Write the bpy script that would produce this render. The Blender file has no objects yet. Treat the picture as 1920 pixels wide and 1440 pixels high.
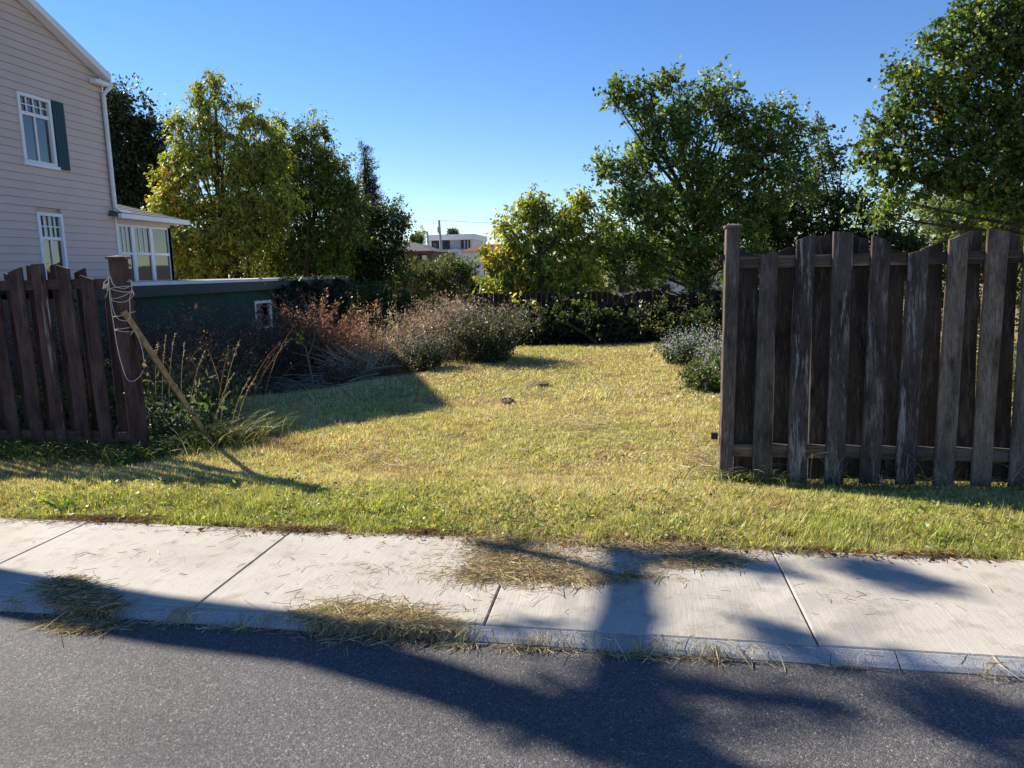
import bpy, math, random
import numpy as np
from mathutils import Vector
# ------------------------------------------------------------------ camera / sky / sun / exposure
scene = bpy.context.scene
F, CAMH = 1350.0, 1.55
YAW, PITCH, ROLL = math.radians(9.5), math.radians(-9.0), math.radians(1.15)
Fw = np.array([-math.sin(YAW)*math.cos(PITCH), math.cos(YAW)*math.cos(PITCH), math.sin(PITCH)])
_r = np.array([math.cos(YAW), math.sin(YAW), 0.0]); _u = np.cross(_r, Fw)
CR = math.cos(ROLL)*_r - math.sin(ROLL)*_u
CU = math.sin(ROLL)*_r + math.cos(ROLL)*_u
CC = np.array([0, 0, CAMH])
cd = bpy.data.cameras.new('camera'); cam = bpy.data.objects.new('camera', cd)
scene.collection.objects.link(cam); scene.camera = cam
from mathutils import Matrix
cam.matrix_world = Matrix(((CR[0], CU[0], -Fw[0], 0), (CR[1], CU[1], -Fw[1], 0), (CR[2], CU[2], -Fw[2], CAMH), (0, 0, 0, 1)))
cd.sensor_width = 36; cd.lens = F/1920*36; cd.clip_start = 0.05; cd.clip_end = 3000
SUNV = np.array([-1.28, 0.59, 1.0]); SUNV = SUNV/np.linalg.norm(SUNV)      # towards the sun
SEL = math.asin(SUNV[2]); SAZ = math.atan2(SUNV[0], SUNV[1])               # azimuth from +Y towards +X
w = bpy.data.worlds.new('World'); scene.world = w; w.use_nodes = True
nt = w.node_tree; bg = nt.nodes['Background']
sky = nt.nodes.new('ShaderNodeTexSky'); sky.sky_type = 'NISHITA'; sky.sun_disc = False
sky.sun_elevation = SEL; sky.sun_rotation = SAZ; sky.altitude = 50
sky.air_density = 1.0; sky.dust_density = 0.0; sky.ozone_density = 4.0
hs = nt.nodes.new('ShaderNodeHueSaturation'); hs.inputs['Saturation'].default_value = 1.2; hs.inputs['Hue'].default_value = .510
nt.links.new(sky.outputs[0], hs.inputs['Color']); nt.links.new(hs.outputs[0], bg.inputs[0]); bg.inputs[1].default_value = 0.078
sd = bpy.data.lights.new('sun', 'SUN'); sd.energy = 5.0; sd.angle = math.radians(0.53); sd.color = (1, 0.93, 0.82)
sun = bpy.data.objects.new('sun', sd); scene.collection.objects.link(sun)
sun.rotation_euler = Vector(SUNV).to_track_quat('Z', 'Y').to_euler(); sun.location = (-20, 9, 30)
vs = scene.view_settings; vs.view_transform = 'Standard'; vs.look = 'None'; vs.exposure = 1.12; vs.gamma = 1; vs.use_curve_mapping = False
# ------------------------------------------------------------------ helpers
rng = np.random.default_rng(7); random.seed(7)
COL = scene.collection
def ray(x, y): return CR*(x-960)/F - CU*(y-720)/F + Fw
def gz(x, y, z=0.0):
    d = ray(x, y); return CC + d*((z-CAMH)/d[2])
def gx(x, y, X):
    d = ray(x, y); return CC + d*(X/d[0])
def gy(x, y, Y):
    d = ray(x, y); return CC + d*(Y/d[1])
def sm(a): a = np.clip(a, 0, 1); return a*a*(3-2*a)
def terr(x, y):
    x = np.asarray(x, float); y = np.asarray(y, float)
    z = -1.6*sm((y-14.3)/12) - 2.2*sm((y-26)/45)
    z = z - 0.75*sm((-3.2-x)/3.5)*sm((y-7.5)/4)*(1-sm((y-14)/10))
    z = z + 0.025*np.sin(x*1.3+1)*np.sin(y*0.9)*sm((y-5)/2) + 0.012*np.sin(x*3.1)*np.sin(y*2.7+.5)*sm((y-4.6)/1)
    z = z + 0.05*sm((y-4.0)/0.5)*(1-sm((y-4.7)/0.7))
    return z
def unit(v): return v/np.maximum(np.linalg.norm(v, axis=-1, keepdims=True), 1e-9)
def link(o, parent=None):
    COL.objects.link(o)
    if parent is not None:
        o.parent = parent
    return o
def tag(o, label=None, cat=None, group=None, kind=None):
    if label: o['label'] = label
    if cat: o['category'] = cat
    if group: o['group'] = group
    if kind: o['kind'] = kind
    return o
def empty(name, loc=(0, 0, 0)):
    o = bpy.data.objects.new(name, None); o.location = loc; o.empty_display_size = .2; COL.objects.link(o); return o
def mesh_obj(name, verts, faces, mat, parent=None, col=None, smooth=False):
    """verts in world coordinates; faces: (n,3)/(n,4) array or list of tuples"""
    me = bpy.data.meshes.new(name)
    off = np.array(parent_world(parent)) if parent is not None else np.zeros(3)
    verts = np.asarray(verts, np.float32) - off.astype(np.float32)
    if isinstance(faces, np.ndarray):
        n, k = faces.shape
        me.vertices.add(len(verts)); me.vertices.foreach_set('co', verts.ravel())
        me.loops.add(n*k); me.loops.foreach_set('vertex_index', faces.astype(np.int32).ravel())
        me.polygons.add(n); me.polygons.foreach_set('loop_start', np.arange(0, n*k, k, dtype=np.int32))
        me.update(calc_edges=True)
    else:
        me.from_pydata([tuple(map(float, v)) for v in verts], [], faces); me.update()
    if col is not None:
        a = me.attributes.new('Col', 'FLOAT_COLOR', 'POINT')
        c = np.ones((len(verts), 4), np.float32); c[:, :3] = col
        a.data.foreach_set('color', c.ravel())
    if smooth: me.polygons.foreach_set('use_smooth', np.ones(len(me.polygons), bool))
    if mat: me.materials.append(mat)
    o = bpy.data.objects.new(name, me)
    return link(o, parent)
def parent_world(p):
    v = np.zeros(3)
    while p is not None:
        v += np.array(p.location); p = p.parent
    return v
BOXF = [(0, 3, 2, 1), (4, 5, 6, 7), (0, 1, 5, 4), (1, 2, 6, 5), (2, 3, 7, 6), (3, 0, 4, 7)]
def boxv(x0, x1, y0, y1, z0, z1):
    return [(x0, y0, z0), (x1, y0, z0), (x1, y1, z0), (x0, y1, z0), (x0, y0, z1), (x1, y0, z1), (x1, y1, z1), (x0, y1, z1)]
def box(name, b, mat, parent=None, bev=0.0):
    x0, x1, y0, y1, z0, z1 = b
    if bev <= 0: return mesh_obj(name, boxv(*b), BOXF, mat, parent)
    # chamfered box: 24 verts
    import bmesh
    bm = bmesh.new()
    vs_ = [bm.verts.new(v) for v in boxv(*b)]
    for f in BOXF: bm.faces.new([vs_[i] for i in f])
    bmesh.ops.bevel(bm, geom=list(bm.edges), offset=bev, segments=1, affect='EDGES')
    v = [tuple(q.co) for q in bm.verts]; bm.verts.index_update()
    f = [tuple(q.index for q in p.verts) for p in bm.faces]; bm.free()
    return mesh_obj(name, v, f, mat, parent)
class Geo:
    def __init__(s): s.v = []; s.f = []; s.n = 0
    def box(s, *b):
        s.v += boxv(*b); s.f += [tuple(i+s.n for i in f) for f in BOXF]; s.n += 8; return s
    def poly(s, pts):
        s.v += [tuple(p) for p in pts]; s.f.append(tuple(range(s.n, s.n+len(pts)))); s.n += len(pts); return s
    def prism(s, pts, ext):
        """closed prism: polygon pts extruded by vector ext"""
        n = len(pts); e = np.array(ext); b = s.n
        s.v += [tuple(p) for p in pts] + [tuple(np.array(p)+e) for p in pts]; s.n += 2*n
        s.f += [tuple(range(b+n-1, b-1, -1)), tuple(range(b+n, b+2*n))]
        s.f += [(b+i, b+(i+1) % n, b+n+(i+1) % n, b+n+i) for i in range(n)]
        return s
    def tube(s, pts, rad, sides=6):
        v, f = tube_arr(np.array(pts, float), np.array(rad, float)*np.ones(len(pts)), sides)
        s.v += [tuple(p) for p in v]; s.f += [tuple(int(i)+s.n for i in q) for q in f]; s.n += len(v); return s
    def build(s, name, mat, parent=None, smooth=False): return mesh_obj(name, s.v, s.f, mat, parent, smooth=smooth)
def tube_arr(P, R, k=6):
    n = len(P); T = unit(np.gradient(P, axis=0))
    ref = np.array([0.31, 0.17, 0.93]) if abs(T[0] @ np.array([0.31, 0.17, 0.93])) < .9 else np.array([1., 0, 0])
    A = unit(np.cross(T, ref)); B = np.cross(T, A)
    th = np.linspace(0, 2*np.pi, k, endpoint=False)
    V = P[:, None, :] + R[:, None, None]*(A[:, None, :]*np.cos(th)[None, :, None] + B[:, None, :]*np.sin(th)[None, :, None])
    i, j = np.meshgrid(np.arange(n-1), np.arange(k), indexing='ij'); j2 = (j+1) % k
    Fq = np.stack([i*k+j, i*k+j2, (i+1)*k+j2, (i+1)*k+j], -1).reshape(-1, 4)
    return V.reshape(-1, 3), Fq
class Soup:
    """numpy collector of quads with colours"""
    def __init__(s): s.v = []; s.f = []; s.c = []; s.n = 0
    def add(s, v, f, c=None):
        s.v.append(v); s.f.append(f+s.n); s.n += len(v)
        if c is not None: s.c.append(np.broadcast_to(np.asarray(c, float), (len(v), 3)))
    def tube(s, P, R, k=5, c=None):
        v, f = tube_arr(np.asarray(P, float), np.asarray(R, float)*np.ones(len(P)), k); s.add(v, f, c)
    def build(s, name, mat, parent=None, smooth=False):
        return mesh_obj(name, np.concatenate(s.v), np.concatenate(s.f), mat, parent, np.concatenate(s.c) if s.c else None, smooth)
# ------------------------------------------------------------------ materials
def newmat(name):
    m = bpy.data.materials.new(name); m.use_nodes = True
    return m, m.node_tree, m.node_tree.nodes['Principled BSDF']
def N(nt, t, **kw):
    n = nt.nodes.new('ShaderNode'+t)
    for k, v in kw.items():
        if k in n.inputs.keys() if hasattr(n.inputs, 'keys') else False: n.inputs[k].default_value = v
        else: setattr(n, k, v)
    return n
def coords(nt, kind='Object', scale=(1, 1, 1), rot=(0, 0, 0)):
    tc = N(nt, 'TexCoord'); mp = N(nt, 'Mapping'); mp.inputs['Scale'].default_value = scale; mp.inputs['Rotation'].default_value = rot
    if kind == 'World':
        g = N(nt, 'NewGeometry'); nt.links.new(g.outputs['Position'], mp.inputs[0])
    else: nt.links.new(tc.outputs[kind], mp.inputs[0])
    return mp.outputs[0]
def noise(nt, vec, scale, detail=4, rough=.55, dist=0):
    n = N(nt, 'TexNoise'); n.inputs['Scale'].default_value = scale; n.inputs['Detail'].default_value = detail
    n.inputs['Roughness'].default_value = rough; n.inputs['Distortion'].default_value = dist
    if vec is not None: nt.links.new(vec, n.inputs['Vector'])
    return n.outputs['Fac']
def ramp(nt, fac, stops):
    r = N(nt, 'ValToRGB'); el = r.color_ramp.elements
    while len(el) < len(stops): el.new(.5)
    for e, (p, c) in zip(el, stops): e.position = p; e.color = (*c, 1) if len(c) == 3 else c
    nt.links.new(fac, r.inputs[0]); return r.outputs['Color']
def mix(nt, a, b, fac, mode='MIX'):
    m = N(nt, 'MixRGB', blend_type=mode)
    for s, v in ((1, a), (2, b), (0, fac)):
        if hasattr(v, 'is_output'): nt.links.new(v, m.inputs[s])
        else: m.inputs[s].default_value = v if s == 0 else (*v, 1)
    return m.outputs[0]
def bump(nt, bs, h, strength=.3, dist=.01):
    b = N(nt, 'Bump'); b.inputs['Strength'].default_value = strength; b.inputs['Distance'].default_value = dist
    nt.links.new(h, b.inputs['Height']); nt.links.new(b.outputs[0], bs.inputs['Normal'])
def simple(name, c, rough=.6, var=.25, scale=6, spec=.3, bmp=0):
    m, t, b = newmat(name)
    v = coords(t, 'World'); n = noise(t, v, scale, 5)
    lo = tuple(x*(1-var) for x in c); hi = tuple(min(1, x*(1+var)) for x in c)
    t.links.new(ramp(t, n, [(.3, lo), (.7, hi)]), b.inputs['Base Color'])
    b.inputs['Roughness'].default_value = rough; b.inputs['Specular IOR Level'].default_value = spec
    if bmp: bump(t, b, noise(t, v, scale*8, 4), bmp, .004)
    return m
def leafmat(name, trans=.4, tint=(1.25, 1.15, .55), gloss=.35):
    m, t, b = newmat(name)
    a = N(t, 'Attribute', attribute_name='Col')
    b.inputs['Roughness'].default_value = .45; b.inputs['Specular IOR Level'].default_value = gloss
    t.links.new(a.outputs['Color'], b.inputs['Base Color'])
    tr = N(t, 'BsdfTranslucent'); t.links.new(mix(t, a.outputs['Color'], tint, 1.0, 'MULTIPLY'), tr.inputs[0])
    mx = N(t, 'MixShader'); mx.inputs[0].default_value = trans
    t.links.new(b.outputs[0], mx.inputs[1]); t.links.new(tr.outputs[0], mx.inputs[2])
    t.links.new(mx.outputs[0], t.nodes['Material Output'].inputs[0])
    return m
M = {}
M['leaf'] = leafmat('leaf', .48, (1.35, 1.25, .5), .45)
M['dry'] = leafmat('dry_plant', .3, (1.1, 1.0, .75), .15)
M['grass'] = leafmat('grass_blade', .35, (1.2, 1.1, .6), .25)
M['flower'] = leafmat('flower', .3, (1, 1, 1), .1)
M['bark'] = simple('bark', (.055, .042, .034), .9, .5, 14, .1, .6)
def mat_asphalt():
    m, t, b = newmat('asphalt'); v = coords(t, 'World')
    fine = noise(t, v, 260, 2, .6); mid = noise(t, v, 60, 3); big = noise(t, v, 1.3, 4)
    base = ramp(t, big, [(.3, (.082, .077, .074)), (.7, (.112, .106, .102))])
    sp = N(t, 'TexVoronoi'); sp.inputs['Scale'].default_value = 150; t.links.new(v, sp.inputs['Vector'])
    agg = ramp(t, sp.outputs['Color'], [(.0, (.45, .45, .46)), (.6, (1.05, 1.05, 1.05)), (.86, (1.7, 1.65, 1.6)), (1, (4.2, 4.1, 3.9))])
    vw = coords(t, 'World', (.18, 1, 1)); wear = noise(t, vw, 1.1, 5, .6)
    base = mix(t, base, ramp(t, wear, [(.35, (.74, .74, .75)), (.65, (1.2, 1.19, 1.17))]), 1, 'MULTIPLY')
    c = mix(t, base, agg, 1.0, 'MULTIPLY')
    c = mix(t, c, ramp(t, fine, [(.3, (.55, .55, .55)), (.7, (1.4, 1.4, 1.4))]), 1, 'MULTIPLY')
    t.links.new(c, b.inputs['Base Color']); b.inputs['Roughness'].default_value = .78; b.inputs['Specular IOR Level'].default_value = .35
    h = mix(t, ramp(t, sp.outputs['Distance'], [(0, (1, 1, 1)), (.7, (0, 0, 0))]), ramp(t, fine, [(.3, (0, 0, 0)), (.7, (1, 1, 1))]), .5)
    bump(t, b, h, .8, .004); return m
M['asphalt'] = mat_asphalt()
def mat_concrete():
    m, t, b = newmat('concrete'); v = coords(t, 'World')
    vb = coords(t, 'World', (1, .05, 1), (0, 0, .18))
    big = noise(t, v, 1.6, 6, .6); fine = noise(t, v, 140, 3); broom = noise(t, vb, 95, 3, .6, .3)
    c = ramp(t, big, [(.25, (.335, .305, .25)), (.5, (.41, .375, .315)), (.75, (.47, .44, .38))])
    c = mix(t, c, ramp(t, broom, [(.32, (.78, .77, .76)), (.62, (1.05, 1.05, 1.05))]), .4, 'MULTIPLY')
    c = mix(t, c, ramp(t, fine, [(.25, (.72, .71, .69)), (.6, (1.08, 1.08, 1.08))]), .7, 'MULTIPLY')
    st = noise(t, v, 6.5, 5, .7); c = mix(t, c, ramp(t, st, [(.52, (1, 1, 1)), (.70, (.70, .66, .60))]), .9, 'MULTIPLY')
    t.links.new(c, b.inputs['Base Color']); b.inputs['Roughness'].default_value = .85; b.inputs['Specular IOR Level'].default_value = .25
    bump(t, b, mix(t, broom, fine, .35), .55, .005); return m
M['concrete'] = mat_concrete()
def mat_granite():
    m, t, b = newmat('granite'); v = coords(t, 'World')
    sp = noise(t, v, 220, 3, .7); big = noise(t, v, 5, 5)
    c = mix(t, ramp(t, sp, [(.3, (.13, .14, .155)), (.5, (.34, .345, .355)), (.7, (.55, .55, .56))]), ramp(t, big, [(.3, (.7, .7, .7)), (.7, (1.15, 1.15, 1.15))]), 1, 'MULTIPLY')
    t.links.new(c, b.inputs['Base Color']); b.inputs['Roughness'].default_value = .7
    bump(t, b, mix(t, big, sp, .4), .7, .01); return m
M['granite'] = mat_granite()
def mat_ground():
    m, t, b = newmat('ground_soil'); v = coords(t, 'World')
    n = noise(t, v, 1.1, 6, .65); f = noise(t, v, 45, 4, .7)
    c = ramp(t, n, [(.3, (.17, .15, .06)), (.5, (.27, .21, .10)), (.7, (.2, .18, .07))])
    c = mix(t, c, ramp(t, f, [(.3, (.45, .42, .4)), (.65, (1.35, 1.3, 1.2))]), 1, 'MULTIPLY')
    t.links.new(c, b.inputs['Base Color']); b.inputs['Roughness'].default_value = .95; b.inputs['Specular IOR Level'].default_value = .1
    bump(t, b, f, .8, .03); return m
M['soil'] = mat_ground()
def mat_wood(name, dark, mid, pale, wear0, wear1):
    """weathered stained boards; the grain runs along local Z, each board differs by its object colour"""
    m, t, b = newmat(name)
    oi = N(t, 'ObjectInfo'); tc = N(t, 'TexCoord'); mp = N(t, 'Mapping'); mp.inputs['Scale'].default_value = (1, 1, .045)
    add = N(t, 'VectorMath', operation='ADD'); sc = N(t, 'VectorMath', operation='SCALE'); sc.inputs['Scale'].default_value = 37
    comb = N(t, 'CombineXYZ')
    for k in range(3): t.links.new(oi.outputs['Random'], comb.inputs[k])
    t.links.new(comb.outputs[0], sc.inputs[0]); t.links.new(tc.outputs['Object'], mp.inputs[0])
    t.links.new(mp.outputs[0], add.inputs[0]); t.links.new(sc.outputs[0], add.inputs[1])
    v = add.outputs[0]
    add2 = N(t, 'VectorMath', operation='ADD'); mp2 = N(t, 'Mapping'); mp2.inputs['Scale'].default_value = (1, 1, .35)
    t.links.new(tc.outputs['Object'], mp2.inputs[0]); t.links.new(mp2.outputs[0], add2.inputs[0]); t.links.new(sc.outputs[0], add2.inputs[1])
    grain = noise(t, v, 130, 5, .65, .6); streak = noise(t, v, 26, 5, .62, .4); blot = noise(t, add2.outputs[0], 6.5, 5, .65)
    c = ramp(t, grain, [(.25, dark), (.7, mid)])
    c = mix(t, c, ramp(t, blot, [(.36, (.35, .33, .32)), (.58, (1.15, 1.12, 1.1))]), 1, 'MULTIPLY')
    c = mix(t, c, oi.outputs['Color'], 1, 'MULTIPLY')
    wm = N(t, 'MapRange'); t.links.new(mix(t, streak, grain, .3), wm.inputs[0]); wm.inputs[1].default_value = wear0; wm.inputs[2].default_value = wear1
    al = N(t, 'Math', operation='MULTIPLY'); t.links.new(wm.outputs[0], al.inputs[0]); t.links.new(oi.outputs['Alpha'], al.inputs[1])
    c = mix(t, c, pale, al.outputs[0])
    # knots
    vk = N(t, 'TexVoronoi'); vk.inputs['Scale'].default_value = 5.5; t.links.new(add2.outputs[0], vk.inputs['Vector'])
    c = mix(t, c, ramp(t, vk.outputs['Distance'], [(.05, (.22, .2, .18)), (.13, (1, 1, 1))]), .85, 'MULTIPLY')
    t.links.new(c, b.inputs['Base Color']); b.inputs['Roughness'].default_value = .8; b.inputs['Specular IOR Level'].default_value = .25
    bump(t, b, mix(t, grain, streak, .4), .75, .006); return m
M['wood_grey'] = mat_wood('weathered_wood', (.036, .029, .024), (.125, .102, .085), (.30, .265, .24), .52, .68)
M['wood_red'] = mat_wood('stained_wood', (.046, .028, .025), (.10, .062, .055), (.32, .26, .23), .57, .68)
M['stick'] = simple('pole_wood', (.30, .20, .10), .8, .4, 18, .2, .4)
M['clap'] = simple('beige_siding', (.55, .43, .37), .55, .05, 1.2, .3)
M['white'] = simple('white_paint', (.72, .72, .72), .5, .06, 3)
M['teal'] = simple('teal_paint', (.012, .045, .060), .55, .15, 8)
M['green'] = simple('dark_green_wall', (.012, .055, .040), .7, .3, 3)
M['fascia'] = simple('grey_green_metal', (.024, .045, .05), .5, .15, 3)
M['shingle'] = simple('asphalt_shingle', (.09, .088, .085), .9, .4, 22, .2, .5)
M['membrane'] = simple('roof_membrane', (.55, .54, .55), .8, .15, 4)
M['rope'] = simple('rope', (.55, .50, .44), .9, .2, 60)
M['metal'] = simple('galvanised', (.35, .36, .37), .5, .2, 9)
M['brick'] = simple('brown_stucco', (.13, .085, .065), .85, .2, 2)
M['redroof'] = simple('red_brown_roof', (.12, .045, .032), .85, .25, 3)
M['paleh'] = simple('white_stucco', (.62, .63, .68), .7, .08, 1)
M['dark'] = simple('dark_panel', (.02, .02, .024), .5, .3, 2)
M['soil2'] = simple('loose_earth', (.2, .15, .09), .95, .5, 40, .1, .9)
M['sky_blind'] = simple('sky_tinted_blind', (.50, .66, .88), .8, .1, 3)  # blue put in for the sky mirrored in the upper panes
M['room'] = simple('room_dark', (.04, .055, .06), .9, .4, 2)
M['pipe'] = simple('white_metal', (.66, .67, .7), .45, .06, 3)
def mat_glass():
    m, t, b = newmat('window_glass')
    gl = N(t, 'BsdfGlossy'); gl.inputs['Roughness'].default_value = .03
    tr = N(t, 'BsdfTransparent'); tr.inputs[0].default_value = (.85, .9, .9, 1)
    fr = N(t, 'Fresnel'); fr.inputs[0].default_value = 2.7
    mx = N(t, 'MixShader'); t.links.new(fr.outputs[0], mx.inputs[0]); t.links.new(tr.outputs[0], mx.inputs[1]); t.links.new(gl.outputs[0], mx.inputs[2])
    t.links.new(mx.outputs[0], t.nodes['Material Output'].inputs[0]); return m
M['glass'] = mat_glass()
# ------------------------------------------------------------------ ground, road, pavement
def build_ground():
    xs = np.unique(np.concatenate([np.linspace(-400, -30, 14), np.linspace(-30, 30, 121), np.linspace(30, 400, 14)]))
    ys = np.unique(np.concatenate([[-60, -20, 0, 3.90], np.linspace(3.93, 30, 110), np.linspace(30, 120, 46), np.linspace(120, 900, 14)]))
    X, Y = np.meshgrid(xs, ys); Z = np.where(Y < 3.92, -0.16, terr(X, Y)-0.012)
    V = np.stack([X, Y, Z], -1).reshape(-1, 3); nx = len(xs)
    i, j = np.meshgrid(np.arange(len(ys)-1), np.arange(nx-1), indexing='ij')
    a = (i*nx+j).ravel(); Fq = np.stack([a, a+1, a+nx+1, a+nx], -1)
    o = mesh_obj('ground', V, Fq, M['soil'], smooth=True); tag(o, 'bare straw brown soil under the lawn and weeds', None, None, 'structure')
build_ground()
ROADZ = -0.045
o = mesh_obj('road', [(-200, -20, ROADZ), (200, -20, ROADZ), (200, 2.85, ROADZ), (-200, 2.85, ROADZ)], [(0, 1, 2, 3)], M['asphalt']); tag(o, 'dark grey asphalt road', None, None, 'structure')
walk = tag(empty('sidewalk'), 'pale brushed concrete sidewalk beside the road', None, None, 'structure')
edges = [-0.635+1.405*k for k in range(-14, 16)]
for k in range(len(edges)-1):
    a, b = edges[k]+.004, edges[k+1]-.004
    box('slab', (a, b, 2.925, 3.955, -.15, .001*math.sin(k*2.1)), M['concrete'], walk, .005)
kerb = tag(empty('kerb'), 'blue grey granite kerb edging the sidewalk', None, None, 'structure')
xx = -19.5
while xx < 20:
    L = 1.9+.5*random.random()
    dz = random.uniform(-.003, .003)
    yk = 2.848+random.uniform(-.004, .004)
    Geo().prism([(xx+.003, 2.922, -.15), (xx+.003, yk, -.15), (xx+.003, yk, ROADZ+.006+dz), (xx+.003, yk+.016, ROADZ+.020+dz), (xx+.003, 2.915, -.004+dz), (xx+.003, 2.922, -.004+dz)], (L-.006, 0, 0)).build('kerbstone', M['granite'], kerb)
    xx += L
# ------------------------------------------------------------------ foliage tools
def leaves(soup, P, A, L, W, C, fold=.25, rs=None):
    """one kinked leaf (2 triangles as two quads' worth) per row: P base, A axis, L length, W width, C colour"""
    n = len(P); A = unit(A); S = unit(np.cross(A, rng.normal(size=(n, 3)))); Nn = np.cross(A, S)
    L = np.broadcast_to(np.asarray(L, float), (n,))[:, None]; W = np.broadcast_to(np.asarray(W, float), (n,))[:, None]
    v0 = P; v1 = P + A*L*.42 + S*W*.5 + Nn*W*fold; v2 = P + A*L; v3 = P + A*L*.42 - S*W*.5 + Nn*W*fold
    V = np.stack([v0, v1, v2, v3], 1).reshape(-1, 3); i = np.arange(n)*4
    soup.add(V, np.stack([i, i+1, i+2, i+3], -1), np.repeat(C, 4, axis=0))
def palette(n, cols, wts, var=.22, jit=.08):
    cols = np.array(cols); k = rng.choice(len(cols), n, p=np.array(wts)/sum(wts))
    c = cols[k]*(1+rng.normal(0, var, (n, 1))); return np.clip(c*(1+rng.normal(0, jit, (n, 3))), .004, .9)
def bez(a, b, c, n=7):
    t = np.linspace(0, 1, n)[:, None]; return (1-t)**2*a + 2*t*(1-t)*b + t*t*c
SPRIG = []
def sample_lobes(lobes, Y, dens, dfac=.8):
    """lobes in photo pixels -> cluster centres in the world round depth Y (each lobe an ellipsoid of real depth)"""
    out = []; cent = []; SPRIG.clear()
    for lb in lobes:
        px, py, rx, ry = lb[:4]; dy = lb[4] if len(lb) > 4 else 0
        c = gy(px, py, Y+dy); s = abs((c-CC) @ Fw)/F; a, b_ = rx*s, ry*s; d = dfac*(a+b_)/2
        n = max(4, int(2.3*dens*(a*b_*d)**(2/3)*4))
        u = unit(rng.normal(size=(n, 3))); r = np.where(rng.random((n, 1)) < .13, rng.uniform(1.05, 1.38, (n, 1)), rng.random((n, 1))**.46)
        out.append(c + u*r*np.array([a, d, b_])); cent.append((c, a, b_, d)); SPRIG.append(r[:, 0] > 1.0)
    return out, cent
def tree(name, label, cat, base, lobes, Y, dens=9, nleaf=36, crad=.34, L=.09, W=.05, cols=None, wts=None, droop=.3, patch=None,
         trunk_r=.14, top=.6, group=None, dfac=.8, limbs=True, mat='leaf', cl_var=.3, up=.25, lk=.62, bare=0, stems=1):
    base = np.array(base, float); root = empty(name, base); tag(root, label, cat, group)
    cl, cent = sample_lobes(lobes, Y, dens, dfac)
    wood = Soup(); zt = max(c[2] for c, *_ in cent); z0 = base[2]
    ctr = np.mean([c for c, *_ in cent], axis=0)
    for sidx in range(stems):
        off = np.array([rng.normal(0, .35), rng.normal(0, .3), 0]) if sidx else np.zeros(3)
        tp = np.array([ctr[0]*.7+base[0]*.3, ctr[1], z0+(zt-z0)*top]) + off*2.2
        midp = base+(tp-base)*.5+np.array([rng.normal(0, .12), rng.normal(0, .12), .1])
        path = bez(base+off*.3-np.array([0, 0, .12]), midp, tp, 12)
        wood.tube(path, np.linspace(trunk_r, trunk_r*.28, 12)*(1+.08*rng.normal(size=12)), 8)
        if sidx == 0: main = path
    allc = []
    for (c, a, b_, d), pts in zip(cent, cl):
        # limb from the trunk to the lobe
        k = int(np.clip((c[2]-z0)/(main[-1][2]-z0)*11*lk, 2, 11)); st = main[k]
        mid = st*.5+c*.5+np.array([rng.normal(0, .15), rng.normal(0, .15), -.10*np.linalg.norm(c-st)+.15])
        lim = bez(st, mid, c, 8); r0 = min(trunk_r*.32, .01+.012*np.linalg.norm(c-st))
        if limbs: wood.tube(lim, np.linspace(r0, r0*.25, 8), 5)
        for p in pts[:: 2]:
            q = lim[rng.integers(3, 8)]; wood.tube(bez(q, (p+q)/2+rng.normal(0, .08, 3), p, 4), [r0*.22+.003, .007, .005, .003], 3)
        allc.append(pts)
    CL = np.concatenate(allc); n = len(CL); nl = int(nleaf*2.2); L *= .93; W *= .93
    csz = crad*np.exp(rng.normal(0, .28, n))*np.where(np.concatenate(SPRIG), .55, 1.0)
    NT = 7                                                               # twigs per cluster
    tw = unit(rng.normal(size=(n, NT, 3))+np.array([0, 0, up])); k = rng.integers(0, NT, (n, nl))
    D = np.take_along_axis(tw, k[..., None].repeat(3, -1), 1); t = rng.random((n, nl, 1))**.7
    P = CL[:, None]+D*t*csz[:, None, None]*1.25+rng.normal(0, .035, (n, nl, 3))*np.maximum(csz[:, None, None]/.3, .5)
    A = D*.6+rng.normal(0, .55, (n, nl, 3))+np.array([0, 0, -droop])
    ccol = np.exp(rng.normal(0, cl_var*.6, (n, 1, 1))); C = palette(n*nl, cols, wts).reshape(n, nl, 3)*ccol
    if patch:
        for (px, py, rr, col) in patch:
            pc = gy(px, py, Y); v = CL-pc; s = abs((pc-CC) @ Fw)/F
            hit = (np.hypot(v[:, 0], v[:, 2]) < rr*s) & (rng.random(n) < .8)
            C[hit] = palette(hit.sum()*nl, [col], [1], .2).reshape(-1, nl, 3)
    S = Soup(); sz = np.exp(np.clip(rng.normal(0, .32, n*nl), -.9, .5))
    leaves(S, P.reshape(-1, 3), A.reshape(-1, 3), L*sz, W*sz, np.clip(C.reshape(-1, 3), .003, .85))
    for q in range(bare):
        c = CL[rng.integers(n)]; c = c+np.array([.5, -.3, 0]); d = unit(rng.normal(0, .4, 3)+np.array([.5, -1., -.2]))
        for j in range(5):
            e = c+d*rng.uniform(.3, .7)+rng.normal(0, .25, 3); wood.tube(bez(c, (c+e)/2+rng.normal(0, .06, 3), e, 4), [.010, .007, .005, .003], 3)
    t_o = wood.build('trunk', M['bark'], root, True)
    c_o = S.build('crown', M[mat], root); c_o['kind'] = 'stuff'
    return root
def gbase(px, py, Y):
    p = gy(px, py, Y); return (p[0], Y, float(terr(p[0], Y)))
G_BOX = [(.29, .34, .065), (.20, .26, .052), (.46, .43, .085), (.105, .15, .038)]
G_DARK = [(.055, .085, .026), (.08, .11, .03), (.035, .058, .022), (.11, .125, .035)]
G_APPLE = [(.12, .19, .05), (.175, .25, .068), (.072, .12, .036), (.28, .32, .10)]
G_MAPLE = [(.105, .165, .036), (.15, .215, .045), (.06, .105, .028), (.27, .28, .06)]
YEL = (.42, .31, .03); ORG = (.36, .15, .03)
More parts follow.
